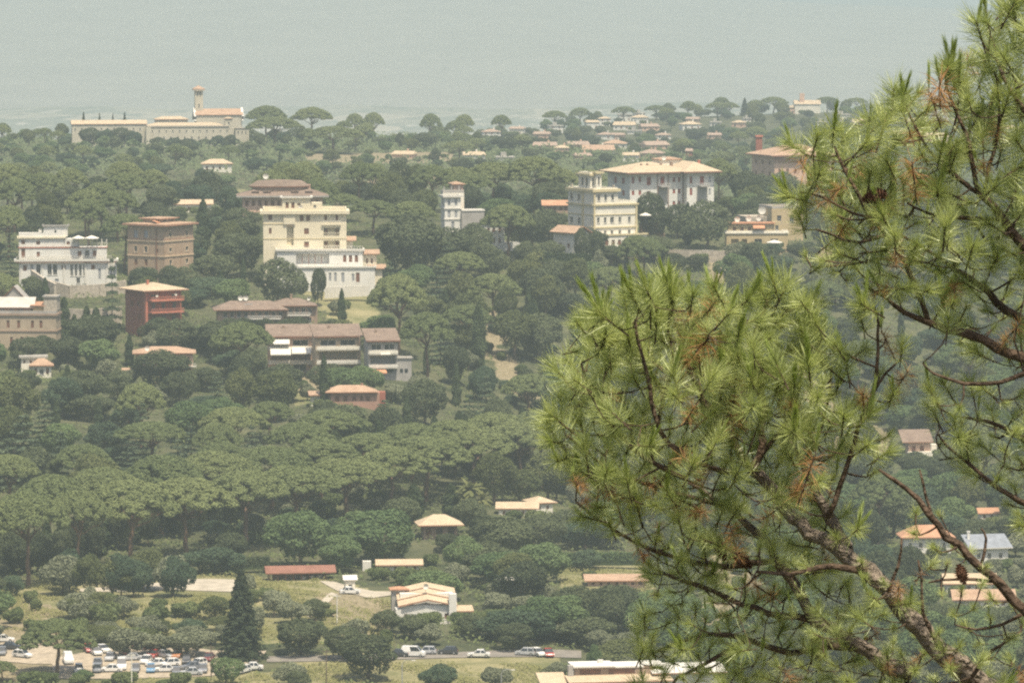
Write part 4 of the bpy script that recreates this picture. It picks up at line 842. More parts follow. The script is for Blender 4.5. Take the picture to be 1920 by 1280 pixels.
b.block(0, 0, 0, 74, 26, 12, M_palewall, R=row([10, 30, 50, 66], 2, 6, 8, 's')); b.gable(-3, 0, 12, 80, 28, 9, M_roofP, 0.6, 'x', wallm=M_palewall); b.block(-32, 6, 0, 16, 14, 20, M_whitewall)
b = Bld('strip_roof', 'greenhouse', 'long low building with flat faded red roof in the scrub', 'building', (1096, 1076, 1210, 1092), 'the faded red strip roof')
b.block(0, 0, 0, 110, 40, 9, M_palepink, R=row([10+15*i for i in range(7)], 2, 6, 5, 's')); b.mono(-3, -3, 9, 116, 46, 0, 6, M_roofT, 0.4)
b = Bld('flat_roof', 'flat_roofed_building', 'modern building with broad white flat roof and tiled lower eaves at the bottom', 'building', (1012, 1222, 1300, 1290), 'the white flat roofed building')
b.block(0, 0, 0, 150, 60, 42, M_brownwall, R=[(30, 28, 40, 10, 's'), (90, 28, 50, 10, 's')]); b.box('roof', -3, -6, 42, 80, 66, 3, M_whiteroof); b.box('roof', 77.2, -2, 40, 54, 62, 3, M_whiteroof); b.box('roof', 131.4, 6, 41, 40, 50, 3, M_whiteroof)
b.mono(-14, -40, 0, 190, 38, 18, 25, M_roofP, 0.4); b.block(-8, -32, 0, 180, 32, 17, M_whitewall, R=row([14+17*i for i in range(10)], 2, 8, 12, 'w')); b.box('vent', 50, 30, 45, 10, 8, 6, M_white)
b.mono(-66, -26, 0, 46, 50, 14, 28, M_roofP, 0.3); b.block(-62, -20, 0, 38, 40, 13, M_palewall); b.block(-12, -4, 0, 10, 14, 46, M_grey, name='stair_tower'); b.block(150, -10, 0, 130, 50, 28, M_palewall); b.mono(148, -16, 28, 136, 60, 0, 10, M_whiteroof, 0.3)
# valley houses seen through the near pine
b = Bld('brown_hut', 'house', 'small house with sloping brown roof alone on the right wooded slope', 'house', (1686, 802, 1756, 850), 'the lone brown roofed house')
b.block(0, 0, 0, 42, 26, 22, M_palepink, R=[(10, 5, 8, 10, 's'), (26, 5, 8, 10, 's')]); b.mono(-10, -4, 22, 54, 34, 0, 20, M_roofB, 0.4); b.block(-2, -10, 0, 60, 10, 5, M_palewall); b.block(42, 6, 0, 14, 18, 17, M_palewall)
b = Bld('orange_bungalow', 'bungalow', 'white bungalow with bright orange hip roof behind dark pine bough', 'bungalow', (1688, 982, 1792, 1030), 'the bright orange roofed bungalow')
b.block(0, 0, 0, 90, 50, 26, M_whitewall, R=row([12, 32, 54, 76], 7, 7, 10, 'w')); b.hip(0, 0, 26, 90, 50, 20, M_roofO, 0.9)
b = Bld('grey_house', 'house', 'white house with slate grey sloping roof and chimney right of orange bungalow', 'house', (1812, 996, 1896, 1050), 'the slate grey roofed house')
b.block(0, 0, 0, 70, 40, 28, M_whitewall, R=row([14, 34, 56], 8, 7, 11, 'w')); b.mono(-4, -4, 28, 78, 48, 0, 20, mat('slate_grey_roof', (0.22, 0.24, 0.27), 0.8), 0.4, edge=M_white); b.chimney(2, 30, 44, 5, 12, M_whitewall)
for k, lab, sh, pr, ww in (('tan_roof_a', 'long building with broad tan roof below the slate grey roof', 'the broad tan roof', (1768, 1068, 1872, 1100), 90), ('tan_roof_b', 'low long building with pinkish tan roof nearest the valley floor', 'the pinkish tan roof', (1786, 1102, 1910, 1132), 108)):
    b = Bld(k, 'farm_building', lab, 'building', pr, sh); b.block(0, 0, 0, ww, 34, 13, M_palewall, R=row([10+16*i for i in range(ww//16)], 3, 7, 7, 's')); b.gable(-3, 0, 13, ww+6, 38, 17, M_roofP if k.endswith('a') else M_roofT, 0.5, 'x', wallm=M_palewall)
b = Bld('tiny_roof', 'house', 'tiny house with orange roof among the right valley trees', 'house', (1832, 952, 1874, 970), 'the tiny orange roof')
b.block(0, 0, 0, 32, 20, 11, M_palewall, R=[(8, 2, 5, 7, 's'), (22, 2, 5, 7, 's')]); b.gable(-2, 0, 11, 36, 22, 9, M_roofO, 0.4, 'x', wallm=M_palewall)
b = Bld('pale_far_house', 'house', 'pale house with shallow roof in the woods below the convent', 'house', (372, 296, 438, 316), 'the pale house below the convent')
b.block(0, 0, 0, 54, 30, 14, M_palewall, R=row([8, 20, 32, 44], 4, 4, 6, 's')); b.hip(0, 0, 14, 54, 30, 8, M_roofP, 0.6)
b = Bld('white_barn', 'farm_building', 'pale long building with low roof on the ridge behind the brick block', 'building', (330, 374, 402, 390), 'the ridge barn')
b.block(0, 0, 0, 66, 26, 14, M_palewall, R=row([10, 24, 38, 52], 3, 5, 7, 's')); b.gable(-2, 0, 14, 70, 28, 8, M_roofP, 0.4, 'x', wallm=M_palewall)

# ------------------------------------------------------------------ the distant town on the right hill, one object per house
TOWN = [ # px, foot py, width px, wall px, wall, roof, style
 (905,262,34,14,'w','t','h'),(955,254,26,12,'p','t','g'),(975,248,22,14,'k','t','h'),(1000,262,30,10,'k','t','g'),(1030,250,26,13,'w','f','f'),(1000,282,44,8,'k','t','g'),(1040,292,26,14,'k','p','h'),
 (1065,280,40,8,'k','t','g'),(1092,290,60,8,'p','o','g'),(1130,280,44,10,'p','o','h'),(1100,242,24,12,'w','p','g'),(1124,236,22,13,'w','p','h'),(1150,244,40,9,'w','p','g'),(1160,228,26,12,'w','f','f'),(1186,232,30,11,'w','p','h'),
 (1204,246,34,8,'k','t','g'),(1190,226,20,13,'w','f','f'),(1176,252,26,6,'w','f','f'),(1212,282,46,9,'k','t','g'),(1196,300,46,12,'k','t','h'),(1168,304,30,12,'w','p','g'),(1280,244,36,10,'w','p','h'),(1286,236,24,12,'k','t','g'),
 (1332,238,20,8,'w','f','f'),(1372,240,24,10,'k','p','h'),(1394,236,14,13,'w','f','f'),(1482,214,36,12,'k','p','h'),(1564,228,30,12,'w','f','f'),(1532,238,20,8,'w','f','f'),(1286,300,12,16,'r','t','g'),(870,300,40,8,'w','p','g'),(930,304,34,8,'w','f','f'),
 (1600,240,40,10,'k','p','g'),(1650,230,34,12,'w','p','h'),(1700,238,40,9,'k','t','g'),(1745,228,36,12,'w','f','f'),(1790,236,40,10,'w','p','h'),(1840,226,34,12,'k','t','g'),(1660,262,44,10,'w','p','h'),(1730,268,50,10,'k','p','g'),(1800,262,44,12,'w','f','f'),(1880,252,40,10,'w','p','h'),
 (1080,300,30,7,'k','t','g'),(758,252,40,8,'k','p','g'),(712,256,26,8,'w','p','h'),(775,240,26,9,'k','t','g'),(735,296,40,6,'k','p','g'),(1230,262,28,8,'w','t','h'),(1325,262,26,8,'k','t','g'),(1118,262,30,9,'w','t','h'),(1145,262,24,8,'k','t','g')]
WM = {'w': M_whitewall, 'k': M_palepink, 'p': M_palewall, 'r': M_red}; RM = {'t': roof_mat('faded_town_tiles', (0.30, 0.215, 0.165), (0.40, 0.31, 0.245)), 'p': M_roofP, 'o': M_roofT, 'f': M_gravelroof}
RN = {'t': 'terracotta roofed', 'p': 'pale roofed', 'o': 'orange roofed', 'f': 'white flat roofed'}
TOWN_REC = []
for px, py, wp, hp, wm, rm, st in TOWN:
    g = ground(px+wp/2, py, 1900.0, 3600.0); D = g.y; s_ = D/F; rot = R.uniform(-0.25, 0.35)
    root = empty('town_house', (g.x - wp/2*s_, g.y, g.z), rot); W_, Hh, Dp = wp*s_, hp*s_, min(wp*s_*0.8, 11)
    m = MB(); m.box(0, 0, -4, W_, Dp, Hh); m.build('wall', WM[wm], root)
    r = MB(); e = 0.5; z0 = Hh+0.004; rh = max(1.4, W_*0.16)
    if st == 'f': r.box(-e, -e, z0, W_+e, Dp+e, z0+0.5); r.box(W_*0.3, Dp*0.3, z0+0.5, W_*0.6, Dp*0.7, z0+2.4)
    else:
        a = min(Dp, W_)/2 if st == 'h' else 0
        A = [(-e,-e,z0+.2),(W_+e,-e,z0+.2),(W_+e,Dp+e,z0+.2),(-e,Dp+e,z0+.2)]; t0, t1 = (a, Dp/2, z0+rh), (W_-a, Dp/2, z0+rh)
        r.quad(A[0],A[1],t1,t0); r.quad(A[2],A[3],t0,t1); r.poly([A[1],A[2],t1]); r.poly([A[3],A[0],t0])
        for q in range(4): p0, p1 = A[q], A[(q+1) % 4]; r.quad((p0[0],p0[1],z0),(p1[0],p1[1],z0),p1,p0)
    ro = r.build('roof', RM[rm], root)
    if st != 'f' and wp > 24: c = MB(); c.box(W_*0.62, Dp*0.5, z0, W_*0.62+0.8, Dp*0.5+0.8, z0+rh+1.0); c.build('chimney', WM[wm], ro)
    nw = max(2, int(W_/3.2))
    for fl in range(1 if Hh < 4 else 2):
        for k in range(nw):
            q = MB(); xx = W_*(k+0.5)/nw; zz = 0.9+fl*Hh*0.5
            if zz+1.2 > Hh: continue
            q.box(xx-0.5, -0.06, zz, xx+0.5, 0.05, zz+1.25); q.build('window', M_shut if (k+fl) % 3 else M_pane, root)
    TOWN_REC.append((root, RN[rm], px+wp/2, py-hp/2, {'w': 'white', 'k': 'pinkish', 'p': 'cream', 'r': 'red'}[wm])); PROT.append((px, py-hp-4, px+wp, py-hp*0.5, D))
# distant church on the town skyline
g = ground(1505, 214, 2800, 3600); s_ = g.y/F
root = tag(empty('church', g), 'tiny church with slim bell tower on the distant town skyline', 'church')
m = MB(); m.box(-1.6, 7, -3, 1.6, 10.2, 38*s_); m.build('bell_tower', M_palepink, root); m = MB(); m.box(-5, 3, -3, 12, 20, 18*s_); m.build('wall', M_palewall, root)
m = MB(); m.quad((-5.5,2.5,18*s_),(12.5,2.5,18*s_),(12.5,11.5,25*s_),(-5.5,11.5,25*s_)); m.quad((-5.5,20.5,18*s_),(-5.5,11.5,25*s_),(12.5,11.5,25*s_),(12.5,20.5,18*s_)); m.build('roof', M_roofP, root); PROT.append((1490, 178, 1520, 210, g.y))

# ------------------------------------------------------------------ trees: prototypes of each kind, then one object per tree
L_pine = leaf_mat('umbrella_pine_needles', (0.112, 0.142, 0.062), (0.215, 0.240, 0.100), 0.2, 0.12, 0.7, 0.12)
L_oak = leaf_mat('dark_evergreen_leaves', (0.038, 0.052, 0.030), (0.142, 0.164, 0.084), 0.22, 0.3)
L_bright = leaf_mat('bright_broad_leaves', (0.085, 0.132, 0.060), (0.175, 0.230, 0.098), 0.32, 0.3)
L_elm = leaf_mat('olive_green_leaves', (0.075, 0.095, 0.040), (0.170, 0.185, 0.078), 0.3, 0.3)
L_laurel = leaf_mat('blue_green_leaves', (0.045, 0.072, 0.045), (0.110, 0.150, 0.085), 0.25, 0.3)
L_cyp = leaf_mat('cypress_sprays', (0.040, 0.060, 0.030), (0.085, 0.110, 0.050), 0.15, 0.5)
L_fir = leaf_mat('dark_fir_needles', (0.032, 0.046, 0.028), (0.075, 0.092, 0.048), 0.15, 0.5)
L_cedar = leaf_mat('grey_cedar_needles', (0.075, 0.105, 0.065), (0.150, 0.185, 0.105), 0.2, 0.4)
L_olive = leaf_mat('grey_olive_leaves', (0.135, 0.150, 0.092), (0.260, 0.275, 0.175), 0.25, 0.5)
L_shrub = leaf_mat('scrub_leaves', (0.085, 0.120, 0.050), (0.200, 0.225, 0.095), 0.3, 0.35)
L_palm = leaf_mat('palm_fronds', (0.10, 0.12, 0.05), (0.19, 0.19, 0.08), 0.25, 0.6)
M_bark = mat('grey_brown_bark', (0.13, 0.095, 0.07), 0.95, 0.3, 1.2, 0.6)
M_pinebark = mat('reddish_pine_bark', (0.17, 0.105, 0.07), 0.95, 0.35, 1.5, 0.6)

def leaf_quads(P, N, rs, size, jit, asp=0.65):
    n = len(P); N = N+rs.randn(n, 3)*jit; N /= np.linalg.norm(N, axis=1)[:, None]
    T = rs.randn(n, 3); T -= N*(T*N).sum(1)[:, None]; T /= np.linalg.norm(T, axis=1)[:, None]; B = np.cross(N, T)
    s = size*rs.uniform(0.55, 1.35, n)[:, None]
    c = [(-1, -.55), (.35, -1), (1, .5), (-.3, 1)]
    V = np.stack([P+T*s*a*rs.uniform(.75, 1.2, (n, 1))+B*s*b_*asp*rs.uniform(.75, 1.2, (n, 1))+N*s*rs.uniform(-.22, .22, (n, 1)) for a, b_ in c], 1)
    return V.reshape(-1, 3), np.arange(4*n).reshape(n, 4)
def lobe_points(rs, lobes, n, shell=(0.72, 1.06), reject=0.78, zmin=-0.75):
    L = np.array(lobes, float); wgt = (L[:, 3]*L[:, 4]+L[:, 3]*L[:, 5]+L[:, 4]*L[:, 5]); wgt /= wgt.sum()
    out_p, out_n, have = [], [], 0
    while have < n:
        k = rs.choice(len(L), n, p=wgt); d = rs.randn(n, 3); d /= np.linalg.norm(d, axis=1)[:, None]
        r = shell[0]+(shell[1]-shell[0])*rs.rand(n)**0.6
        P = L[k, :3]+d*L[k, 3:6]*r[:, None]; N = d/L[k, 3:6]; N /= np.linalg.norm(N, axis=1)[:, None]
        ok = d[:, 2] > zmin
        for j in range(len(L)):
            q = (((P-L[j, :3])/L[j, 3:6])**2).sum(1); ok &= (q > reject**2) | (k == j)
        out_p.append(P[ok]); out_n.append(N[ok]); have += int(ok.sum())
    return np.concatenate(out_p)[:n], np.concatenate(out_n)[:n]
def limb(mb, a, b, r0, r1, rs, n=4, bend=0.08, sides=6):
    a = np.array(a, float); b = np.array(b, float); L = np.linalg.norm(b-a); pts = []
    for i in range(n+1):
        t = i/n; pts.append(a+(b-a)*t+rs.randn(3)*L*bend*math.sin(math.pi*t)*0.5)
    mb.tube(pts, [r0+(r1-r0)*i/n for i in range(n+1)], sides)
PROTO = {}
def proto(kind, crown_v, crown_q, trunk_mb, cm, tm, h, w_):
    root = bpy.data.objects.new(kind, None)
    cr = np_mesh('crown', crown_v, crown_q, cm); tr = trunk_mb.mesh('trunk', tm, True)
    both = None
    PROTO.setdefault(kind, []).append(dict(crown=cr, trunk=tr, h=h, w=w_))
def make_umbrella(seed, dens=1.0, kind='umbrella_pine', rise=4.3, ce=14.2):
    rs = np.random.RandomState(seed); h, W_ = 20.0, 17.0; lobes = []
    for i in range(104):
        a = i*2.39996+rs.uniform(-.3, .3); k = math.sqrt((i+0.5)/104); rr = W_/2*k*0.91
        z = ce+rise*(1-k**2.3)+rs.uniform(-0.22, 0.25); q = rs.uniform(1.05, 1.65)*(1-0.12*k)
        lobes.append((rr*math.cos(a), rr*math.sin(a), z-0.5, q, q, q*rs.uniform(0.62, 0.85)))
    P, N = lobe_points(rs, lobes, int(14000*dens), (0.72, 1.05), 0.84, -0.6)
    N = N+np.array([0, 0, 0.35]); V, Q = leaf_quads(P, N, rs, 0.235, 0.26)
    mb = MB(); lean = rs.uniform(-0.6, 0.6, 2); top = np.array([lean[0], lean[1], 10.6])
    limb(mb, (0, 0, -1.5), top, 0.50, 0.32, rs, 6, 0.03, 8)
    for i in range(12):
        l = lobes[rs.randint(len(lobes))]; st = top*rs.uniform(0.82, 1.0); limb(mb, st, (l[0]*0.92, l[1]*0.92, l[2]-0.6), 0.2, 0.06, rs, 4, 0.1, 5)
    proto(kind, V, Q, mb, L_pine, M_pinebark, h, W_)
def make_round(kind, seed, cm, n=5200, h=12.0, W_=10.0, nl=16, size=0.26, low=0.18, jit=0.55, zs=1.0):
    rs = np.random.RandomState(seed); lobes = []
    for i in range(nl):
        d = rs.randn(3); d /= np.linalg.norm(d); d[2] = abs(d[2])*1.0-0.25; r = rs.uniform(0.42, 0.90); q = rs.uniform(0.11, 0.27)*W_
        lobes.append((d[0]*W_/2*r*0.9, d[1]*W_/2*r*0.9, h*(low+(1-low)/2)+d[2]*h*(1-low)/2*r*0.95, q, q, q*rs.uniform(0.65, 0.95)*zs))
    lobes.append((0, 0, h*(low+(1-low)*0.45), W_*0.33, W_*0.33, h*(1-low)*0.40))
    P, N = lobe_points(rs, lobes, n, (0.70, 1.08), 0.8, -0.8); N = N+np.array([0, 0, 0.25]); V, Q = leaf_quads(P, N, rs, size, jit)
    V[:, 2] = np.maximum(V[:, 2], 0.15)
    mb = MB(); limb(mb, (0, 0, -1.2), (rs.uniform(-.4, .4), rs.uniform(-.4, .4), h*0.5), 0.032*h, 0.014*h, rs, 5, 0.05, 7)
    for i in range(6): l = lobes[i]; limb(mb, (0, 0, h*rs.uniform(0.16, 0.36)), l[:3], 0.014*h, 0.004*h, rs, 3, 0.12, 5)
    proto(kind, V, Q, mb, cm, M_bark, h, W_)
def make_cypress(seed):
    rs = np.random.RandomState(seed); h, W_ = 14.0, 2.6; n = 3200
    t = rs.rand(n)**0.9; z = 0.4+t*(h-0.5); r = W_/2*np.interp(t, [0, .08, .3, .7, .93, 1], [.55, .9, 1, .72, .3, .05])*(0.82+0.25*rs.rand(n))*(1+0.12*np.sin(z*1.7+seed)); a = rs.rand(n)*6.2832
    r *= 1+0.14*np.sin(3*a+z*0.6)
    P = np.stack([r*np.cos(a), r*np.sin(a), z], 1); N = np.stack([np.cos(a), np.sin(a), 0.35*np.ones(n)], 1); V, Q = leaf_quads(P, N, rs, 0.24, 0.5, 0.6)
    mb = MB(); limb(mb, (0, 0, -1), (0, 0, h*0.9), 0.22, 0.04, rs, 4, 0.005, 6); proto('cypress', V, Q, mb, L_cyp, M_bark, h, W_)
def make_fir(seed, kind='fir_tree', cm=None, h=18.0, W_=10.0, lay=15, droop=0.35, n=7600, size=0.27):
    rs = np.random.RandomState(seed); PP, NN = [], []
    mb = MB(); limb(mb, (0, 0, -1.2), (0, 0, h*0.96), 0.020*h, 0.03, rs, 6, 0.006, 7)
    for i in range(lay):
        t = (i+0.3)/lay; z = h*(0.05+0.93*t); R_ = W_/2*(1-t)**0.82*rs.uniform(0.9, 1.08)+0.25; nb = max(5, int(9*(1-t)+5)); off = rs.uniform(0, 6.28)
        for b_ in range(nb):
            a = off+6.2832*b_/nb+rs.uniform(-.15, .15); Rl = R_*rs.uniform(0.72, 1.1); k = int(n/lay/nb*(1.3-0.5*t)); u = rs.rand(k)**0.7; sp = (0.10+0.30*(1-u*0.6))*Rl*0.55
            aa = a+rs.randn(k)*0.16*(1.1-u*0.5); rr = Rl*u
            zz = z-droop*rr*(0.55+0.45*u)+rs.randn(k)*0.16+0.10*rr*u*u*3*0.2
            PP.append(np.stack([rr*np.cos(aa), rr*np.sin(aa), zz], 1)); NN.append(np.stack([0.45*np.cos(aa), 0.45*np.sin(aa), np.ones(k)], 1))
            if b_ % 2 == 0 and R_ > 1: limb(mb, (0, 0, z+0.1), (Rl*0.7*math.cos(a), Rl*0.7*math.sin(a), z-droop*Rl*0.55), 0.05, 0.015, rs, 2, 0.02, 4)
    P = np.concatenate(PP); N = np.concatenate(NN); V, Q = leaf_quads(P, N, rs, size, 0.5, 0.55); V[:, 2] = np.maximum(V[:, 2], 0.1)
    proto(kind, V, Q, mb, cm or L_fir, M_bark, h, W_)
def make_palm(seed):
    rs = np.random.RandomState(seed); h = 9.0; mb = MB(); limb(mb, (0, 0, -1), (0.2, 0, h-1.6), 0.3, 0.24, rs, 6, 0.01, 8); VV, QQ, o = [], [], 0
    for i in range(46):
        a = rs.uniform(0, 6.28); el = rs.uniform(-0.5, 1.35); L = rs.uniform(2.3, 3.1); p = np.array([0.2, 0, h-1.6]); d = np.array([math.cos(a)*math.cos(el), math.sin(a)*math.cos(el), math.sin(el)]); side = np.array([-math.sin(a), math.cos(a), 0]); prev = None
        for k in range(7):
            w_ = 0.36*math.sin(math.pi*(k+0.6)/7.4)+0.03; row_ = [p-side*w_-np.array([0, 0, w_*0.5]), p, p+side*w_-np.array([0, 0, w_*0.5])]; VV += row_
            if k: QQ += [(o-3, o-2, o+1, o), (o-2, o-1, o+2, o+1)]
            o += 3; p = p+d*L/6; d = d+np.array([0, 0, -0.22]); d /= np.linalg.norm(d)
    proto('palm', np.array(VV), np.array(QQ), mb, L_palm, M_bark, h, 5.4)
for s in range(7): make_umbrella(11+s, 1.0, 'umbrella_pine', 4.6+0.28*s, 14.2-0.28*s)
for s in range(2): make_umbrella(25+s, 1.25, 'dome_pine', 7.6, 10.8)
for s in range(6): make_round('oak', 31+s, L_oak, 6000, 12.0, 10.5, 24, 0.25, 0.05)
for s in range(5): make_round('elm', 131+s, L_elm, 5200, 13.0, 10.0, 26, 0.25, 0.12, 0.7)
for s in range(5): make_round('laurel', 151+s, L_laurel, 5600, 11.0, 10.5, 20, 0.26, 0.02, 0.6)
for s in range(4): make_round('bright_tree', 51+s, L_bright, 5600, 11.0, 9.5, 24, 0.25, 0.06)
for s in range(3): make_cypress(61+s)
for s in range(2): make_fir(71+s, n=13000, size=0.33, lay=19, W_=10.5)
for s in range(3): make_fir(81+s, 'cedar', L_cedar, 17.0, 11.5, 9, 0.16, 6400, 0.27)
for s in range(4): make_round('olive_tree', 91+s, L_olive, 3000, 6.0, 6.6, 12, 0.22, 0.14, 0.8)
for s in range(4): make_round('shrub', 101+s, L_shrub, 1900, 3.0, 4.2, 9, 0.19, 0.0, 0.7)
for s in range(2): make_palm(111+s)
NAMES = {'umbrella_pine': 'umbrella_pine', 'dome_pine': 'umbrella_pine', 'oak': 'evergreen_oak', 'elm': 'elm_tree', 'laurel': 'laurel_tree', 'bright_tree': 'broadleaf_tree', 'cypress': 'cypress', 'fir_tree': 'fir_tree', 'cedar': 'cedar', 'olive_tree': 'olive_tree', 'shrub': 'shrub', 'palm': 'palm_tree'}
SAY = {'umbrella_pine': 'umbrella pine', 'dome_pine': 'domed stone pine', 'oak': 'dark evergreen oak', 'elm': 'olive green leafy tree', 'laurel': 'blue green dense tree', 'bright_tree': 'bright green broadleaf tree', 'cypress': 'slender cypress', 'fir_tree': 'dark conical fir', 'cedar': 'grey green layered cedar', 'olive_tree': 'grey green olive', 'shrub': 'rounded green shrub', 'palm': 'palm with drooping fronds'}
TREES = []      # root, kind, px, py (middle of the crown), width px
CAND = []
def tree(kind, x, y, h, w_, z=None, hand=False):
    z = gz(x, y) if z is None else z
    CAND.append((y, kind, x, z, h, w_, hand))
def plant(y, kind, x, z, h, w_):
    p = PROTO[kind][R.randrange(len(PROTO[kind]))]
    root = empty(NAMES[kind], (x, y, z-0.1), R.uniform(0, 6.28)); root.scale = (w_/p['w'], w_/p['w'], h/p['h'])
    link('crown', p['crown'], root); link('trunk', p['trunk'], root)
    u, v = proj(x, y, z+h*0.6); TREES.append((root, kind, float(u), float(v), w_/y*F, h, y))
SHOW = {'umbrella_pine': (0.42, 0.86, 0.9), 'cypress': (0.0, 0.5, 0.9), 'fir_tree': (0.0, 0.45, 0.7), 'cedar': (0.05, 0.45, 0.75), 'palm': (0.5, 0.8, 0.6)}
def plant_all():
    """front to back: leave out trees wholly hidden by nearer ones"""
    S = 4; W_, H_ = 2000//S, 1280//S; cov = np.zeros((H_, W_), bool); occ = sorted([(p[4], 0, p) for p in PROT[:NOOCC]]+[(c[0], 1, c) for c in CAND], key=lambda t: t[0])
    YY, XX = np.mgrid[0:H_, 0:W_]; n = 0
    for d, k, c in occ:
        if k == 0:
            if (c[2]-c[0]) < 250: cov[max(0, int(c[1]/S)):max(0, int(c[3]/S)), max(0, int((c[0]+40)/S)):max(0, int((c[2]+40)/S))] = True
            continue
        y, kind, x, z, h, w_, hand = c; lo, mid, full = SHOW.get(kind, (0.1, 0.55, 0.9))
        u, v = proj(x, y, z+h*(lo+1)/2); _, v1 = proj(x, y, z+h); _, v0 = proj(x, y, z+h*lo); u = float(u); rx = w_/y*F/2; ry = max(2.0, (float(v0)-float(v1))/2); v = float(v)
        x0, x1, y0, y1 = int((u+40-rx)/S), int((u+40+rx)/S)+1, int((v-ry)/S), int((v+ry)/S)+1
        x0, x1, y0, y1 = max(x0, 0), min(x1, W_), max(y0, 0), min(y1, H_)
        if x0 >= x1 or y0 >= y1:
            continue
        sub = (slice(y0, y1), slice(x0, x1)); e = ((XX[sub]*S-40+S/2-u)/max(rx, 3))**2+((YY[sub]*S+S/2-v)/ry)**2
        m = e < 1.0; tot = m.sum(); vis = (m & ~cov[sub]).sum()
        if tot == 0 or (vis/tot < (0.04 if hand else 0.16)): continue
        cov[sub] |= e < full**2
        plant(y, kind, x, z, h, w_)
def tree_px(kind, px, top, wpx, D, foot=None):
    """tree whose crown top shows at photo row top, standing on the ground at distance D"""
    x = (px-960)/F*D; x *= 1.0; z = gz(x, D); zt = z_at(top, D); h = max(zt-z, 1.5); return tree(kind, x, D, h, wpx*D/F, z, True)
HAND = []       # image rectangles already filled by hand placed trees
def TP(kind, px, top, wpx, D, hole=True):
    r = tree_px(kind, px, top, wpx, D); x = (px-960)/F*D; HAND.append((x, D, wpx*D/F/2)); return r
# umbrella pine grove: near row, slanting away to the right, then rows behind
for px, top, wp, D in [(45,912,165,1022),(-60,925,160,1015),(140,908,130,1040),(240,892,180,1052),(345,885,175,1066),(455,872,170,1082),(555,868,180,1096),(650,850,160,1112),(735,835,160,1128),(800,815,170,1142),(890,800,160,1162),(975,788,165,1180),(1060,780,160,1196),(1140,775,150,1210),
     (90,880,140,1070),(190,868,150,1084),(300,850,150,1098),(400,836,150,1112),(505,828,165,1126),(600,818,150,1140),(690,806,150,1154),(770,792,140,1168),(850,785,140,1184),(930,772,150,1200),(1015,765,150,1216),(1100,760,140,1232),
     (280,782,130,1165),(435,762,130,1180),(620,766,140,1180),(560,790,120,1160),(150,822,110,1130),(10,846,120,1110),(505,752,90,1200)]:
    TP('umbrella_pine', px, top+R.uniform(-5, 5), wp*R.uniform(1.0, 1.14), D)
for px, top, wp, D in [(40,768,135,1150),(-20,790,120,1140),(110,800,90,1140),(330,815,110,1140),(355,790,80,1160),(240,820,90,1150),(880,732,90,1236),(720,745,95,1222),(690,770,80,1205),(470,790,80,1160),(80,745,80,1190)]: TP('cedar', px, top, wp, D)
# olives and scrub over the valley meadow
for i in range(34):
    px = R.uniform(110, 430); D = R.choice((938, 942, 948, 956, 964, 972)); TP(R.choice(['olive_tree', 'olive_tree', 'shrub', 'elm']), px, 1280-(D-900)*2.0-R.uniform(8, 30), R.uniform(40, 74), D+R.uniform(-3, 3))
for i in range(16): TP(R.choice(['olive_tree', 'laurel', 'elm']), R.uniform(110, 335), R.uniform(1022, 1046), R.uniform(55, 85), R.uniform(1000, 1016))
# scrub in front of the grove's shade and over the bare slope
for i in range(26):
    px = R.uniform(380, 720); D = 1012+px/950*162+R.uniform(-4, 16); x = (px-960)/F*D; h = R.uniform(2.2, 4.6); tree(R.choice(['laurel', 'shrub', 'olive_tree']), x, D, h, h*R.uniform(1.3, 1.8), None, True)
for i in range(26):
    q = ground(R.uniform(905, 1050), R.uniform(590, 775)); h = R.uniform(1.2, 3.4); tree(R.choice(['shrub', 'shrub', 'olive_tree', 'laurel']), q.x, q.y, h, h*R.uniform(1.2, 1.7), None, True)
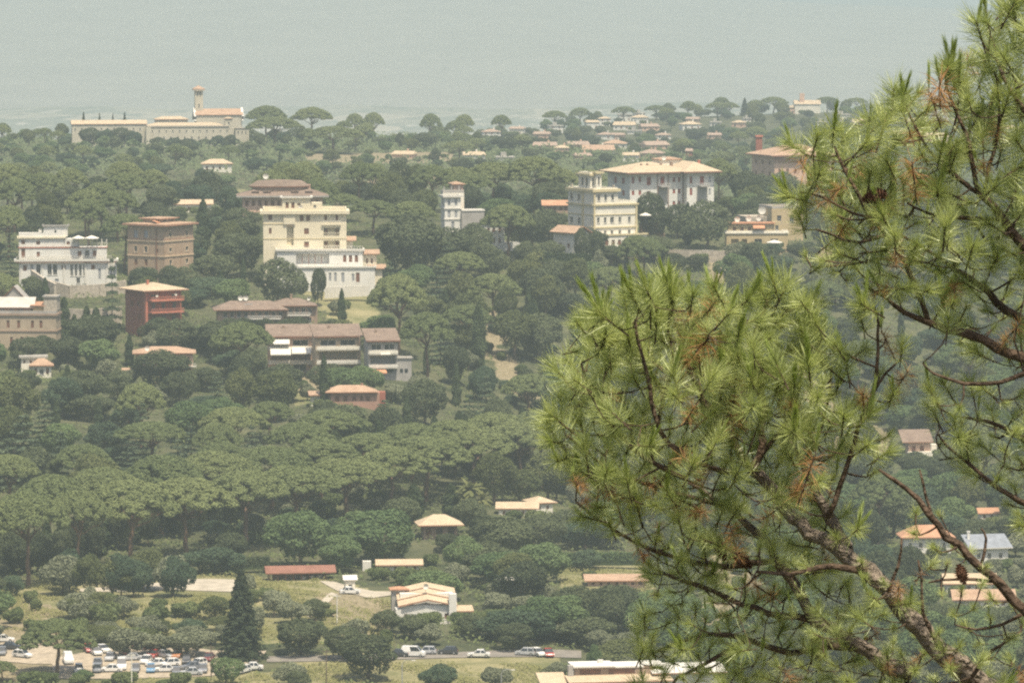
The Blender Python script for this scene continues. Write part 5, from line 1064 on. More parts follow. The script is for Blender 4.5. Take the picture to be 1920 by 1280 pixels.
# single trees that stand out
for k, px, top, wp, D in [('umbrella_pine',745,506,118,1322),('umbrella_pine',862,468,104,1412),('umbrella_pine',925,508,108,1385),('umbrella_pine',952,378,106,1462),('umbrella_pine',800,578,112,1288),('umbrella_pine',452,598,122,1278),
  ('umbrella_pine',236,322,96,1545),('umbrella_pine',1000,288,130,1590),('umbrella_pine',925,300,120,1600),('umbrella_pine',880,322,100,1580),('umbrella_pine',1050,312,80,1600),('umbrella_pine',640,360,90,1530),('umbrella_pine',700,372,100,1500),('umbrella_pine',655,395,90,1470),
  ('dome_pine',98,1152,150,908),('olive_tree',232,1176,95,926),('olive_tree',345,1178,95,928),('olive_tree',290,1188,70,930),('bright_tree',150,1252,40,900),('dome_pine',-5,1235,60,902),('fir_tree',448,1062,104,926),('cypress',606,662,17,1236),('cypress',118,556,25,1335),('cypress',148,600,13,1335),('cypress',178,575,26,1335),('cypress',1000,560,18,1360),('cypress',897,565,28,1330),('cedar',208,474,46,1345),('cypress',192,590,22,1330),('oak',168,236,42,2262),('laurel',198,238,40,2258),('oak',228,236,46,2262),('laurel',254,242,34,2256),('oak',296,254,30,2262),('laurel',322,256,36,2260),('oak',352,257,34,2260),('oak',384,258,32,2262),('laurel',408,252,36,2258),('oak',432,250,30,2256),('cypress',137,588,16,1338),('cypress',160,572,20,1340),('cypress',208,600,14,1326),('cypress',640,540,16,1345),('cypress',412,505,16,1395),('cypress',93,330,12,1560),('cypress',380,372,26,1470),('cypress',1290,378,16,1500),('shrub',135,1262,40,897),('shrub',200,1270,34,896),('shrub',300,1272,40,896),('shrub',372,1268,34,898),
  ('oak',765,385,140,1425),('oak',700,410,110,1440),('oak',835,420,100,1440),('oak',890,408,80,1450),('oak',520,475,95,1368),('oak',595,500,34,1372),('oak',450,430,100,1420),('oak',400,470,90,1410),('oak',445,388,90,1470),('oak',300,338,60,1560),
  ('oak',1325,368,100,1492),('oak',1272,376,70,1515),('oak',1225,358,70,1500),('oak',1150,345,60,1540),('oak',1120,430,34,1455),('oak',1180,345,30,1500),('oak',690,1185,125,905),('oak',722,1138,62,955),('oak',965,1160,78,938),('bright_tree',560,945,120,1055),('bright_tree',720,945,150,1062),('bright_tree',640,975,90,1060),
  ('oak',880,925,62,1095),('oak',300,650,110,1262),('oak',470,640,70,1268),('oak',640,1165,80,925),('oak',560,1150,110,930),('bright_tree',420,1225,62,898),('oak',555,1255,50,892),('bright_tree',1115,1200,26,905),('cypress',845,905,32,1115),('cypress',775,905,36,1115),('palm',884,902,70,1112),('palm',905,925,40,1105),
  ('palm',1008,470,30,1445),('oak',60,510,50,1378),('shrub',62,512,62,1384),('oak',985,450,46,1450),('oak',1030,445,60,1455),('oak',975,395,60,1475),('oak',1090,420,30,1450),('olive_tree',1125,470,40,1440),('cypress',1175,455,10,1440),('cypress',500,395,22,1480),
  ('umbrella_pine',1088,200,44,3230),('umbrella_pine',1170,198,50,3250),('umbrella_pine',1230,196,46,3260),('umbrella_pine',1290,192,34,3270),('umbrella_pine',1345,190,50,3280),('fir_tree',1396,182,22,3280),('umbrella_pine',1450,180,56,3290),('umbrella_pine',1550,180,50,3290),('umbrella_pine',1605,182,46,3300),('umbrella_pine',1040,206,50,3060),
  ('umbrella_pine',808,210,44,2640),('umbrella_pine',870,212,40,2700),('umbrella_pine',940,213,40,2750),('umbrella_pine',700,208,44,2560),('umbrella_pine',665,210,40,2540),('umbrella_pine',585,198,80,2400),('umbrella_pine',500,195,80,2390),('umbrella_pine',440,198,70,2400),('umbrella_pine',300,206,90,2395),('umbrella_pine',345,200,50,2400),('umbrella_pine',515,216,110,2280),('umbrella_pine',625,234,110,2220),
  ('fir_tree',157,208,16,2350),('fir_tree',187,210,14,2360),('fir_tree',212,211,11,2370),('fir_tree',234,208,16,2370),('fir_tree',170,216,9,2350),('umbrella_pine',395,200,50,2410),('umbrella_pine',860,262,70,2200),('umbrella_pine',1500,300,60,1840)]:
    TP(k, px, top, wp, D)
# fill: jittered rows over the hillside, skipping buildings, lots and open ground
OPEN = [[(325,1078),(450,1078),(450,1118),(325,1118)],[(90,1200),(400,1195),(520,1215),(520,1278),(90,1280)],[(480,1212),(1100,1212),(1100,1242),(480,1246)],[(130,1080),(450,1080),(450,1116),(130,1116)],[(585,1085),(740,1100),(740,1128),(600,1122)],[(0,1195),(110,1200),(110,1260),(0,1260)],
               [(590,1100),(720,1110),(735,1185),(640,1195)]]
THIN = MEADOW
# the dark strip of trunks under the grove stays open to view, with dark-leaved understorey added behind to deepen its shade
NOOCC = len(PROT)
PROT += [(-40,985,110,1088,1016),(110,965,240,1050,1034),(240,952,340,1032,1046),(340,945,450,1010,1062),(450,930,560,985,1078),(560,925,690,945,1094),(690,900,770,930,1112),(770,885,860,905,1134)]
for i in range(150):
    px = -40+i*7.0+R.uniform(-6, 6); D = 1034+(i % 3)*9+px/950*162+R.uniform(-3, 10); x = (px-960)/F*D
    tree('cypress' if i % 3 else 'oak', x, D+4, R.uniform(9, 13), R.uniform(3.0, 5.0) if i % 3 else R.uniform(5, 7), None, True)
for i in range(70):
    px = -40+i*15+R.uniform(-6, 6); D = 1026+px/950*162+R.uniform(-5, 14); x = (px-960)/F*D; mb = MB(); HAND.append((x, D, 1.0))
PROT += [(100,1212,392,1268,905),(0,1205,62,1240,912),(500,1222,1090,1238,905),(330,1086,440,1112,975),(600,1092,735,1122,985)]
def blocked(px, py, D, wpx, hpx):
    """room left for a tree here: None if it would hide or stand in something, else allowed height in px"""
    allow = hpx
    for x0, y0, x1, y1, bd in PROT:
        if px+wpx*0.5 < x0 or px-wpx*0.5 > x1: continue
        if D < bd-2:
            lim = py-(y1-(y1-y0)*0.24)
            if py-allow < y1-(y1-y0)*0.24 and py > y0: allow = min(allow, lim)
        elif D < bd+(x1-x0)*0.35*bd/F+6 and D > bd-3: return None
    return allow
def species(px, py, D):
    k = species0(px, py, D)
    if k == 'oak' and D > 1700: k = R.choice(('laurel', 'elm', 'elm', 'laurel', 'oak', 'bright_tree'))
    elif k == 'oak':
        q = math.sin(px*0.011+py*0.017)+math.sin(px*0.023-py*0.031+1.3)+R.gauss(0, 0.9); k = 'elm' if q > 0.75 else 'laurel' if q < -0.65 else 'oak'
    return k
def species0(px, py, D):
    r = R.random()
    if D > 1700:
        return 'umbrella_pine' if r < 0.16 else 'oak' if r < 0.72 else 'bright_tree' if r < 0.88 else 'cypress' if r < 0.92 else 'olive_tree'
    if py > 1060: return 'olive_tree' if r < 0.35 else 'bright_tree' if r < 0.6 else 'oak' if r < 0.85 else 'shrub'
    if px > 1040: return 'oak' if r < 0.55 else 'bright_tree' if r < 0.72 else 'olive_tree' if r < 0.86 else 'umbrella_pine' if r < 0.95 else 'cypress'
    if py < 480: return 'oak' if r < 0.6 else 'umbrella_pine' if r < 0.85 else 'bright_tree' if r < 0.95 else 'cypress'
    return 'oak' if r < 0.52 else 'bright_tree' if r < 0.68 else 'olive_tree' if r < 0.80 else 'umbrella_pine' if r < 0.88 else 'cypress' if r < 0.945 else 'cedar'
SIZE = {'umbrella_pine': (13, 18, 12, 16), 'oak': (6, 15, 7, 15), 'elm': (7, 16, 7, 13), 'laurel': (5, 12, 7, 15), 'bright_tree': (8, 12, 8.5, 12.5), 'cypress': (7, 12, 1.8, 2.6), 'cedar': (11, 15, 8, 10), 'olive_tree': (4, 6, 5, 7), 'shrub': (1.8, 3.2, 3, 5), 'fir_tree': (10, 15, 6, 8)}
CENT = {}
def near_hand(x, y, w_):
    return any((x-hx)**2+((y-hy)*0.75)**2 < (0.62*(hw+w_/2))**2 for hx, hy, hw in HAND)
def scatter(d0, d1, xs, ds, thin=0.85):
    D = d0; k = 0
    while D < d1:
        half = (960+190)/F*D; x = -half+(k % 2)*xs/2
        while x < half:
            xx = x+R.uniform(-.38, .38)*xs; dd = D+R.uniform(-.42, .42)*ds; x += xs
            z = gz(xx, dd); px, py = proj(xx, dd, z); px, py = float(px), float(py)
            if R.random() > thin: continue
            if py > 1275 and not (530 < px < 1000): pass
            kind = species(px, py, dd); a = SIZE[kind]; h = R.uniform(a[0], a[1]); w_ = R.uniform(a[2], a[3])
            if dd > 1850: k_ = 0.62 if dd < 2480 else 0.78; h *= k_; w_ *= k_*1.08
            if any(bool(in_poly(px, py, p)) for p in OPEN): continue
            if any(bool(in_poly(px, py, p)) for p in DRY):
                if R.random() < 0.4: continue
                kind = 'shrub'; a = SIZE[kind]; h = R.uniform(a[0], a[1]); w_ = R.uniform(a[2], a[3])
            elif any(bool(in_poly(px, py, p)) for p in THIN):
                if R.random() < 0.50: continue
                kind = R.choice(['shrub', 'shrub', 'olive_tree', 'olive_tree', 'laurel']); a = SIZE[kind]; h = R.uniform(a[0], a[1]); w_ = R.uniform(a[2], a[3])
                if kind == 'laurel': h *= 0.5; w_ *= 0.6
            hp, wp = h/dd*F, w_/dd*F
            al = blocked(px, py, dd, wp, hp)
            if al is None: continue
            if al < hp:
                h = al*dd/F
                if h < 1.3: continue
                if h < 4: kind = 'shrub'; w_ = min(w_, h*1.7)
                else: kind = 'oak' if kind != 'cypress' else kind; w_ = min(w_, h*1.25)
            if near_hand(xx, dd, w_): continue
            tree(kind, xx, dd, h, w_, z)
        D += ds; k += 1
scatter(896, 1000, 7.0, 7.0, 0.8)
scatter(1000, 1180, 9.6, 11.0, 0.85)
scatter(1180, 1480, 10.5, 12.0, 0.9)
scatter(1480, 1680, 12.0, 16.0, 0.92)
scatter(1950, 2480, 13.0, 30.0, 0.85)
scatter(2480, 3340, 18.0, 50.0, 0.9)
plant_all()
print('TREES', len(TREES), len(CAND), {k: sum(1 for t in TREES if t[1] == k) for k in NAMES})

# ------------------------------------------------------------------ the near pines, about 20 m from the camera
ND = 20.0
M_nbark = mat('scaly_lit_pine_bark', (0.225, 0.18, 0.14), 0.95, 0.6, 26.0, 1.0, dirt=(0.42, 0.36, 0.29))  # sunlit tone of trunk and brighter boughs is put into this bark colour
M_twig = mat('brown_twig_bark', (0.095, 0.066, 0.045), 0.9, 0.4, 30.0, 0.5)
M_cone = mat('pine_cone_scales', (0.10, 0.05, 0.028), 0.8, 0.4, 60.0, 0.4)
L_ndl = leaf_mat('near_pine_needles', (0.255, 0.310, 0.098), (0.510, 0.555, 0.225), 0.34, 6.0, 0.38)
L_new = leaf_mat('fresh_shoot_needles', (0.230, 0.310, 0.070), (0.400, 0.480, 0.130), 0.28, 6.0, 0.45)
L_dead = leaf_mat('dead_brown_needles', (0.27, 0.14, 0.06), (0.46, 0.28, 0.13), 0.2, 6.0)
def tuft_mesh(seed, mtl, n, L, ang, ln, droop=0.0, wid=0.0021, bud=True):
    rs = np.random.RandomState(seed); V, Q = [], []; o = 0
    for i in range(n):
        t = rs.rand()**0.75; a = rs.uniform(0, 6.2832); th = math.radians(np.interp(t, [0, 1], [ang[1], ang[0]])*rs.uniform(0.75, 1.25)); l = rs.uniform(ln[0], ln[1])
        rad = np.array([math.cos(a), math.sin(a), 0]); d = rad*math.sin(th)+np.array([0, 0, math.cos(th)]); p = np.array([0, 0, L*t])+rad*0.003
        sd = np.cross(d, rs.randn(3)); sd /= np.linalg.norm(sd); bendv = (np.array([0, 0, 1.0])*0.25-rad*0.0+rs.randn(3)*0.22)*l*0.25+np.array([0, 0, -droop])*l
        w_ = wid*rs.uniform(0.8, 1.2)
        for k, (f, ww) in enumerate(((0, 0.8), (0.5, 1.0), (1.0, 0.25))):
            c = p+d*l*f+bendv*f*f; V += [c-sd*w_*ww/2, c+sd*w_*ww/2]
            if k: Q.append((o-2, o-1, o+1, o))
            o += 2
    if bud:
        m0 = len(Q); n6 = 5; st = o
        for z, r in ((-0.03, 0.0035), (L*0.5, 0.0038), (L*1.04, 0.002)):
            for j in range(n6): V.append(np.array([r*math.cos(6.2832*j/n6), r*math.sin(6.2832*j/n6), z])); o += 1
        for k in range(2):
            for j in range(n6): Q.append((st+k*n6+j, st+k*n6+(j+1) % n6, st+(k+1)*n6+(j+1) % n6, st+(k+1)*n6+j))
        mi = [0]*m0+[1]*(len(Q)-m0)
    else: mi = [0]*len(Q)
    return np_mesh('needle_tuft', np.array(V), np.array(Q), [mtl, M_twig], mi)
SPRAY = [tuft_mesh(201+i, L_ndl, 220, 0.11, (18+5*i, 94), (0.062, 0.100)) for i in range(5)]
SMALL = [tuft_mesh(221+i, L_ndl, 140, 0.07, (18, 90), (0.055, 0.090)) for i in range(3)]
CANDLE = [tuft_mesh(231+i, L_new, 120, 0.15, (4, 17), (0.05, 0.085)) for i in range(3)]
DEAD = [tuft_mesh(241+i, L_dead, 75, 0.07, (45, 120), (0.05, 0.10), 0.35) for i in range(3)]
def NP(px, py, dy=0.0): return at(px, py, ND+dy)
def resample(pts, step=0.05):
    """smooth curve through (Vector, radius) points"""
    out = []; n = len(pts)
    for i in range(n-1):
        p0, p1, p2, p3 = pts[max(i-1, 0)], pts[i], pts[i+1], pts[min(i+2, n-1)]; k = max(2, int((p2[0]-p1[0]).length/step))
        for j in range(k):
            t = j/k; v = 0.5*((2*p1[0])+(p2[0]-p0[0])*t+(2*p0[0]-5*p1[0]+4*p2[0]-p3[0])*t*t+(3*p1[0]-p0[0]-3*p2[0]+p3[0])*t**3); out.append((v, p1[1]+(p2[1]-p1[1])*t))
    out.append(pts[-1]); return out
class Pine:
    def __init__(s, base, label, seed):
        s.root = tag(empty('pine_tree', base), label, 'tree', 'pines close to the camera'); s.base = Vector(base); s.nodes = []; s.twigs = MB(); s.tufts = []; s.rs = random.Random(seed); s.end = []
    def bough(s, name, pts, m=None, sides=9, wob=0.006):
        c = resample(pts); mb = MB(); rr = s.rs
        P = [(v+Vector((rr.gauss(0, 1), rr.gauss(0, 1), rr.gauss(0, 1)))*min(wob, r*0.3), r*rr.uniform(0.90, 1.12)) for v, r in c]
        mb.tube([p[0]-s.base for p in P], [p[1] for p in P], sides); o = mb.build(name, m or M_twig, s.root, smooth=True)
        s.nodes += [(v, r) for v, r in c]; return o
    def px_bough(s, name, pts, m=None, dy=0.0): return s.bough(name, [(NP(p[0], p[1], dy+(p[3] if len(p) > 3 else 0.0)), p[2]) for p in pts], m)
    def fill(s, poly, n, size, dy, spread=0.45, mind=24, candle=0.2, dead=0.10):
        xs = [p[0] for p in poly]; ys = [p[1] for p in poly]; got = []; tries = 0
        while len(got) < n and tries < n*60:
            tries += 1; x, y = s.rs.uniform(min(xs), max(xs)), s.rs.uniform(min(ys), max(ys))
            if not bool(in_poly(x, y, poly)) or any((x-a)**2+(y-b_)**2 < mind**2 for a, b_ in got): continue
            got.append((x, y)); s.tufts.append((NP(x, y, dy+s.rs.uniform(-spread, spread)), size*s.rs.uniform(0.65, 1.25), candle, dead))
    def grow(s):
        rr = s.rs; N = [(v.x, v.y, v.z, r) for v, r in s.nodes]; A = np.array(N); todo = list(s.tufts); dist0 = []
        for t in todo: dist0.append(np.sqrt(((A[:, :3]-np.array(t[0]))**2).sum(1)).min())
        order = sorted(range(len(todo)), key=lambda i: dist0[i]); cnt = 0; extra = []
        for i in order:
            p, size, cnd, dead = todo[i]; q = np.array(p); dv = A[:, :3]-q; dd = np.sqrt((dv**2).sum(1)); cost = dd+0.9*np.maximum(0, dv[:, 2])+0.25*np.maximum(0, 0.05-dd)*10
            k = int(cost.argmin()); a = Vector(A[k, :3]); L = (p-a).length; r0 = min(A[k, 3]*0.7, 0.0035+0.010*L); tipdir = ((p-a).normalized()*0.6+Vector((rr.gauss(0, .4), rr.gauss(0, .4)-0.1, 0.5))).normalized()
            pts = []
            c1 = a+(p-a)*0.4+Vector((rr.gauss(0, .1), rr.gauss(0, .1), -0.10))*L; c2 = p-tipdir*L*0.35; m = max(3, int(L/0.05))
            for j in range(m+1):
                t = j/m; pts.append(a*(1-t)**3+c1*3*t*(1-t)**2+c2*3*t*t*(1-t)+p*t**3)
            rad = [r0+(0.0032-r0)*j/m for j in range(m+1)]
            s.twigs.tube([v-s.base for v in pts], rad, 5)
            if m > 2: A = np.concatenate([A, np.array([(v.x, v.y, v.z, r) for v, r in zip(pts[1:-1], rad[1:-1])])])
            dead_here = rr.random() < dead
            pool = DEAD if dead_here and rr.random() < 0.5 else (SPRAY if size > 0.72 else SMALL)
            s.place(pool[rr.randrange(len(pool))], p-tipdir*0.03, tipdir, size)
            if dead_here: s.place(DEAD[rr.randrange(3)], p-tipdir*0.13*size, tipdir, size*0.8)
            if rr.random() < cnd:
                up = (tipdir*0.5+Vector((rr.gauss(0, .12), rr.gauss(0, .12), 0.8))).normalized()
                for _ in range(rr.choice((1, 1, 2, 3))): s.place(CANDLE[rr.randrange(3)], p+tipdir*0.06*size, (up+Vector((rr.gauss(0, .2), rr.gauss(0, .2), 0))).normalized(), size*rr.uniform(0.45, 0.8))
        tw = s.twigs.build('twigs', M_twig, s.root, smooth=True); tw['kind'] = 'stuff'
        s.finish()
    def place(s, me, pos, d, size):
        M = Matrix.Translation(pos-s.base) @ d.to_track_quat('Z', 'Y').to_matrix().to_4x4() @ Matrix.Rotation(s.rs.uniform(0, 6.28), 4, 'Z') @ Matrix.Scale(size, 4); s.end.append((me, M, size))
    def finish(s):
        s.end.sort(key=lambda t: -t[2]); rest = s.end[300:]
        for me, M, size in s.end[:300]:
            o = link('needle_tuft', me, s.root); o.matrix_local = M
        if rest:
            VV, QQ, MI, o = [], [], [], 0; mats = [L_ndl, M_twig, L_new, L_dead]
            for me, M, size in rest:
                nv = len(me.vertices); co = np.empty(nv*3, np.float32); me.vertices.foreach_get('co', co); co = co.reshape(-1, 3); Mx = np.array(M); VV.append(co @ Mx[:3, :3].T+Mx[:3, 3])
                q = np.empty(len(me.loops), np.int32); me.loops.foreach_get('vertex_index', q); QQ.append(q.reshape(-1, 4)+o); o += nv
                mi = np.empty(len(me.polygons), np.int32); me.polygons.foreach_get('material_index', mi); k = mats.index(me.materials[0]); MI.append(np.where(mi == 0, k, 1))
            ob = link('small_needle_tufts', np_mesh('small_needle_tufts', np.concatenate(VV), np.concatenate(QQ), mats, np.concatenate(MI)), s.root); ob['kind'] = 'stuff'
    def cone(s, px, py, dy, r, d=(0.3, -0.2, -1)):
        p = NP(px, py, dy); mb = MB(); n = 13
        for k in range(9):
            t = k/8; z = (t-0.5)*r*2.6; R_ = r*math.sin(math.pi*(0.12+0.80*t))**0.8
            for j in range(n):
                a = 6.2832*(j+0.5*(k % 2))/n; c, s_ = math.cos(a), math.sin(a); e = r*0.24
                mb.poly([(R_*0.55*c-s_*e*.6, R_*0.55*s_+c*e*.6, z-e*.4), (R_*1.08*c, R_*1.08*s_, z-e*.1), (R_*0.55*c+s_*e*.6, R_*0.55*s_-c*e*.6, z-e*.4), (R_*0.6*c, R_*0.6*s_, z+e)])
        mb.lathe([(0.02*r, -r*1.3), (r*0.55, -r*0.8), (r*0.78, 0), (r*0.5, r*0.8), (0.05*r, r*1.3)], 10)
        o = mb.build('pine_cone', M_cone, s.root, p-s.base); o.rotation_euler = Vector(d).to_track_quat('Z', 'Y').to_euler(); return o

xa, ya = 4.4, 20.8
A_ = Pine((xa, ya, gz(xa, ya)-0.1), 'sunlit pine leaning in from the lower right, with large bright needle sprays', 5)
tr = NP(1990, 1420, 0.15); g0 = Vector((xa, ya, gz(xa, ya)-0.3))
A_.bough('trunk', [(g0, 0.16), (g0.lerp(tr, 0.35)+Vector((0.1, 0, 0.25)), 0.13), (g0.lerp(tr, 0.72)+Vector((0.06, 0, 0.2)), 0.10), (tr, 0.078)] + [(NP(x, y, d), r) for x, y, r, d in
   ((1900,1340,0.060,0.1),(1822,1269,0.051,0.05),(1762,1216,0.046,0.0),(1710,1160,0.042,0.0),(1665,1111,0.039,0),(1627,1070,0.036,0),(1590,1040,0.033,0.02),(1545,1010,0.032,0.05),(1500,984,0.028,0.1),(1444,912,0.024,0.1),(1408,882,0.021,0.1))], M_nbark, 12, 0.008)
for pts, m, dy in [
  ([(1590,1040,.030),(1572,1000,.026),(1553,967,.022),(1530,915,.017),(1506,874,.014),(1480,820,.011),(1470,760,.008)], M_nbark, 0.1),
  ([(1710,1262,.040),(1670,1245,.036),(1600,1205,.031),(1561,1182,.029),(1530,1160,.027),(1499,1112,.024),(1460,1050,.021),(1420,1000,.017),(1360,950,.013),(1290,900,.010)], M_nbark, 0.35),
  ([(1408,882,.020),(1427,857,.017),(1428,800,.016),(1430,747,.014),(1415,693,.012),(1410,653,.011),(1430,590,.008),(1440,560,.006)], None, 0.05),
  ([(1410,653,.010),(1400,627,.008),(1385,590,.006)], None, 0.05),
  ([(1408,882,.018),(1353,797,.015),(1333,770,.014),(1310,727,.012),(1290,690,.009),(1275,630,.007),(1265,590,.005)], None, 0.1),
  ([(1380,885,.012),(1320,872,.011),(1255,830,.010),(1227,780,.010),(1213,700,.009),(1197,640,.007),(1190,600,.005)], None, -0.15),
  ([(1232,800,.009),(1245,740,.008),(1260,693,.007),(1258,640,.005)], None, -0.1),
  ([(1290,900,.011),(1210,860,.009),(1150,800,.008),(1110,740,.006),(1090,680,.005)], None, 0.1),
  ([(1360,950,.012),(1260,920,.010),(1160,890,.008),(1090,840,.007),(1060,815,.005)], None, 0.3),
  ([(1460,1050,.015),(1360,1060,.012),(1280,1050,.010),(1200,1020,.008),(1130,980,.006),(1080,940,.005)], None, 0.3),
  ([(1530,1160,.018),(1440,1150,.013),(1340,1110,.011),(1260,1080,.008),(1215,1060,.005)], None, 0.4),
  ([(1600,1205,.018),(1480,1220,.014),(1360,1190,.011),(1280,1200,.008),(1215,1230,.006)], None, 0.5),
  ([(1400,1200,.010),(1310,1250,.008),(1270,1270,.006),(1240,1320,.005)], None, 0.45),
  ([(1627,1070,.016),(1560,1062,.012),(1480,1075,.009),(1420,1070,.006)], None, -0.2),
  ([(1553,967,.013),(1584,886,.011),(1609,800,.010),(1635,747,.009),(1646,680,.008),(1646,605,.006),(1640,575,.004)], None, 0.0),
  ([(1640,735,.006),(1660,700,.005),(1690,672,.004)], None, 0.0), ([(1646,690,.005),(1600,670,.005),(1580,660,.004)], None, 0.0),
  ([(1506,874,.009),(1540,800,.008),(1555,740,.006),(1560,690,.005)], None, 0.2),
  ([(1427,857,.010),(1480,780,.008),(1500,720,.007),(1505,640,.005)], None, 0.2),
  ([(1762,1216,.009),(1732,1150,.007),(1728,1090,.005),(1722,1050,.004)], None, -0.2), ([(1665,1111,.008),(1685,1060,.006),(1690,1010,.004)], None, -0.2), ([(1822,1269,.010),(1860,1220,.007),(1900,1195,.005)], None, -0.15)]:
    A_.px_bough('bough', pts, m, dy)
A_.fill([(1085,600),(1130,615),(1190,578),(1250,548),(1330,575),(1360,548),(1420,575),(1460,560),(1530,585),(1560,640),(1565,700),(1500,740),(1400,740),(1300,740),(1200,720),(1110,700),(1070,660)], 112, 1.02, 0.0, 0.45, 25, 0.40, 0.12)
A_.fill([(1060,690),(1200,720),(1400,740),(1560,720),(1600,800),(1560,900),(1440,920),(1300,900),(1150,900),(1075,900),(1035,835),(1055,760)], 124, 0.92, 0.1, 0.55, 25, 0.26, 0.12)
A_.fill([(1060,900),(1200,900),(1440,920),(1560,930),(1600,1000),(1520,1060),(1400,1050),(1300,1040),(1200,1020),(1110,985)], 84, 0.78, 0.2, 0.55, 26, 0.2, 0.12)
A_.fill([(1205,1030),(1300,1040),(1520,1060),(1620,1120),(1700,1280),(1195,1280),(1195,1200),(1215,1120)], 165, 0.66, 0.3, 0.55, 23, 0.15, 0.1)
A_.fill([(1600,1040),(1680,1090),(1780,1190),(1900,1280),(1700,1280),(1620,1130)], 30, 0.60, -0.1, 0.4, 30, 0.15, 0.1)
A_.fill([(1575,640),(1610,560),(1660,580),(1700,680),(1680,800),(1640,900),(1600,900),(1600,760)], 14, 0.78, 0.0, 0.15, 45, 0.3, 0.05)
A_.fill([(1190,1285),(1700,1285),(1900,1285),(1900,1400),(1250,1400)], 40, 0.6, 0.3, 0.5, 34, 0.1, 0.1)
for x, y, sz, c in ((1640,585,1.05,1.0),(1115,610,0.9,1.0),(1385,575,1.0,1.0),(1260,560,1.0,0.9),(1455,545,0.8,1.0),(1435,560,0.8,1.0),(1350,560,0.9,1.0),(1575,660,0.8,0.3),(1690,665,0.75,0.4),(1045,830,0.8,0.3),(1060,860,0.8,0.2),(1645,860,0.8,0.4),(1205,590,0.9,0.9)): A_.tufts.append((NP(x, y, -0.1), sz, c, 0.0))
A_.cone(1352, 1028, 0.1, 0.034); A_.cone(1392, 1050, 0.15, 0.032, (0.7, 0, -0.6)); A_.cone(1530, 1215, 0.1, 0.036)
A_.grow()

xb, yb_ = 4.0, 21.6
B_ = Pine((xb, yb_, gz(xb, yb_)-0.1), 'pine reaching in from the right edge with dark arching boughs and a cone', 9)
gB = Vector((xb, yb_, gz(xb, yb_)-0.3)); tb = [(gB, 0.19), (Vector((xb-0.1, yb_, CZ-5.0)), 0.16), (Vector((xb-0.25, yb_-0.1, CZ-2.5)), 0.13), (Vector((xb-0.35, yb_-0.1, CZ-0.6)), 0.10), (Vector((xb-0.5, yb_-0.1, CZ+0.9)), 0.06)]
B_.bough('trunk', tb, M_nbark, 12, 0.008)
def TB(t): return Vector((xb-0.25, yb_-0.1, t)) 
for z0, pts, dy in [
  (CZ-2.3, [(2150,760,.034),(2000,700,.030),(1920,672,.027),(1845,639,.024),(1777,616,.020),(1740,604,.017),(1695,586,.012),(1660,560,.008),(1620,530,.006)], 0.1),
  (CZ-2.0, [(2150,690,.030),(2000,640,.026),(1909,597,.022),(1870,565,.020),(1837,534,.017),(1790,500,.013),(1740,470,.009),(1690,440,.006)], 0.5),
  (CZ-2.4, [(2150,720,.020),(2000,700,.016),(1920,699,.013),(1871,717,.011),(1807,719,.009),(1751,699,.006),(1730,680,.004)], -0.1),
  (CZ-1.6, [(2150,560,.030),(2000,500,.026),(1920,455,.023),(1880,410,.021),(1840,366,.018),(1830,345,.014),(1815,270,.011),(1800,225,.009),(1777,175,.006),(1772,140,.004)], 0.1),
  (None, [(1840,366,.013),(1800,335,.011),(1770,307,.010),(1740,280,.008),(1717,240,.007),(1695,195,.005)], 0.1),
  (None, [(1845,360,.010),(1855,310,.009),(1871,255,.008),(1873,187,.006),(1872,170,.004)], 0.05),
  (None, [(1740,604,.014),(1720,540,.013),(1690,480,.013),(1660,440,.012),(1635,409,.011),(1601,349,.009),(1571,292,.007),(1555,255,.004)], 0.1),
  (None, [(1660,440,.009),(1610,455,.008),(1560,440,.007),(1530,430,.005)], 0.0), (None, [(1690,480,.008),(1620,490,.007),(1560,500,.006),(1520,500,.004)], 0.2),
  (None, [(1635,409,.007),(1600,400,.006),(1540,370,.005),(1500,360,.004)], 0.0),
  (CZ-1.1, [(2150,400,.024),(2000,290,.018),(1916,202,.013),(1890,160,.010),(1875,131,.008),(1868,100,.005)], 0.0), (CZ-0.9, [(2150,300,.022),(2010,140,.014),(1950,80,.010),(1900,40,.007),(1880,10,.005)], 0.2),
  (None, [(1880,410,.012),(1800,410,.010),(1740,400,.007),(1700,380,.005)], 0.2),
  (CZ-2.9, [(2150,1000,.030),(2000,960,.022),(1930,945,.017),(1867,912,.012),(1820,870,.009),(1777,837,.007),(1760,815,.004)], 0.1),
  (CZ-2.7, [(2150,900,.024),(2000,860,.017),(1920,820,.012),(1850,790,.009),(1790,780,.006),(1755,760,.004)], 0.3),
  (CZ-3.1, [(2150,1330,.034),(2020,1240,.029),(1920,1147,.025),(1874,1089,.022),(1819,1042,.020),(1757,987,.017),(1721,936,.014),(1678,901,.010),(1650,880,.006)], -0.25),
  (None, [(1874,1089,.009),(1800,1085,.007),(1740,1090,.005)], -0.25), (None, [(1757,987,.008),(1735,930,.007),(1725,880,.005)], -0.25), (None, [(1840,1060,.008),(1850,1010,.006),(1840,990,.004)], -0.25),
  (None, [(1920,1147,.010),(1880,1170,.008),(1830,1180,.006),(1790,1170,.004)], -0.2)]:
    P = [(NP(p[0], p[1], dy), p[2]*0.85) for p in pts]
    if z0: P = [(TB(z0), P[0][1]*1.25)]+P
    B_.bough('bough', P)
B_.fill([(1500,270),(1600,260),(1680,190),(1760,150),(1860,30),(1920,10),(2000,10),(2000,510),(1860,500),(1700,480),(1560,470),(1500,400)], 150, 0.98, 0.15, 0.5, 25, 0.32, 0.12)
B_.fill([(1500,480),(1700,480),(1860,500),(2000,520),(2000,710),(1880,690),(1780,630),(1700,580),(1600,530)], 100, 0.78, 0.35, 0.5, 26, 0.16, 0.1)
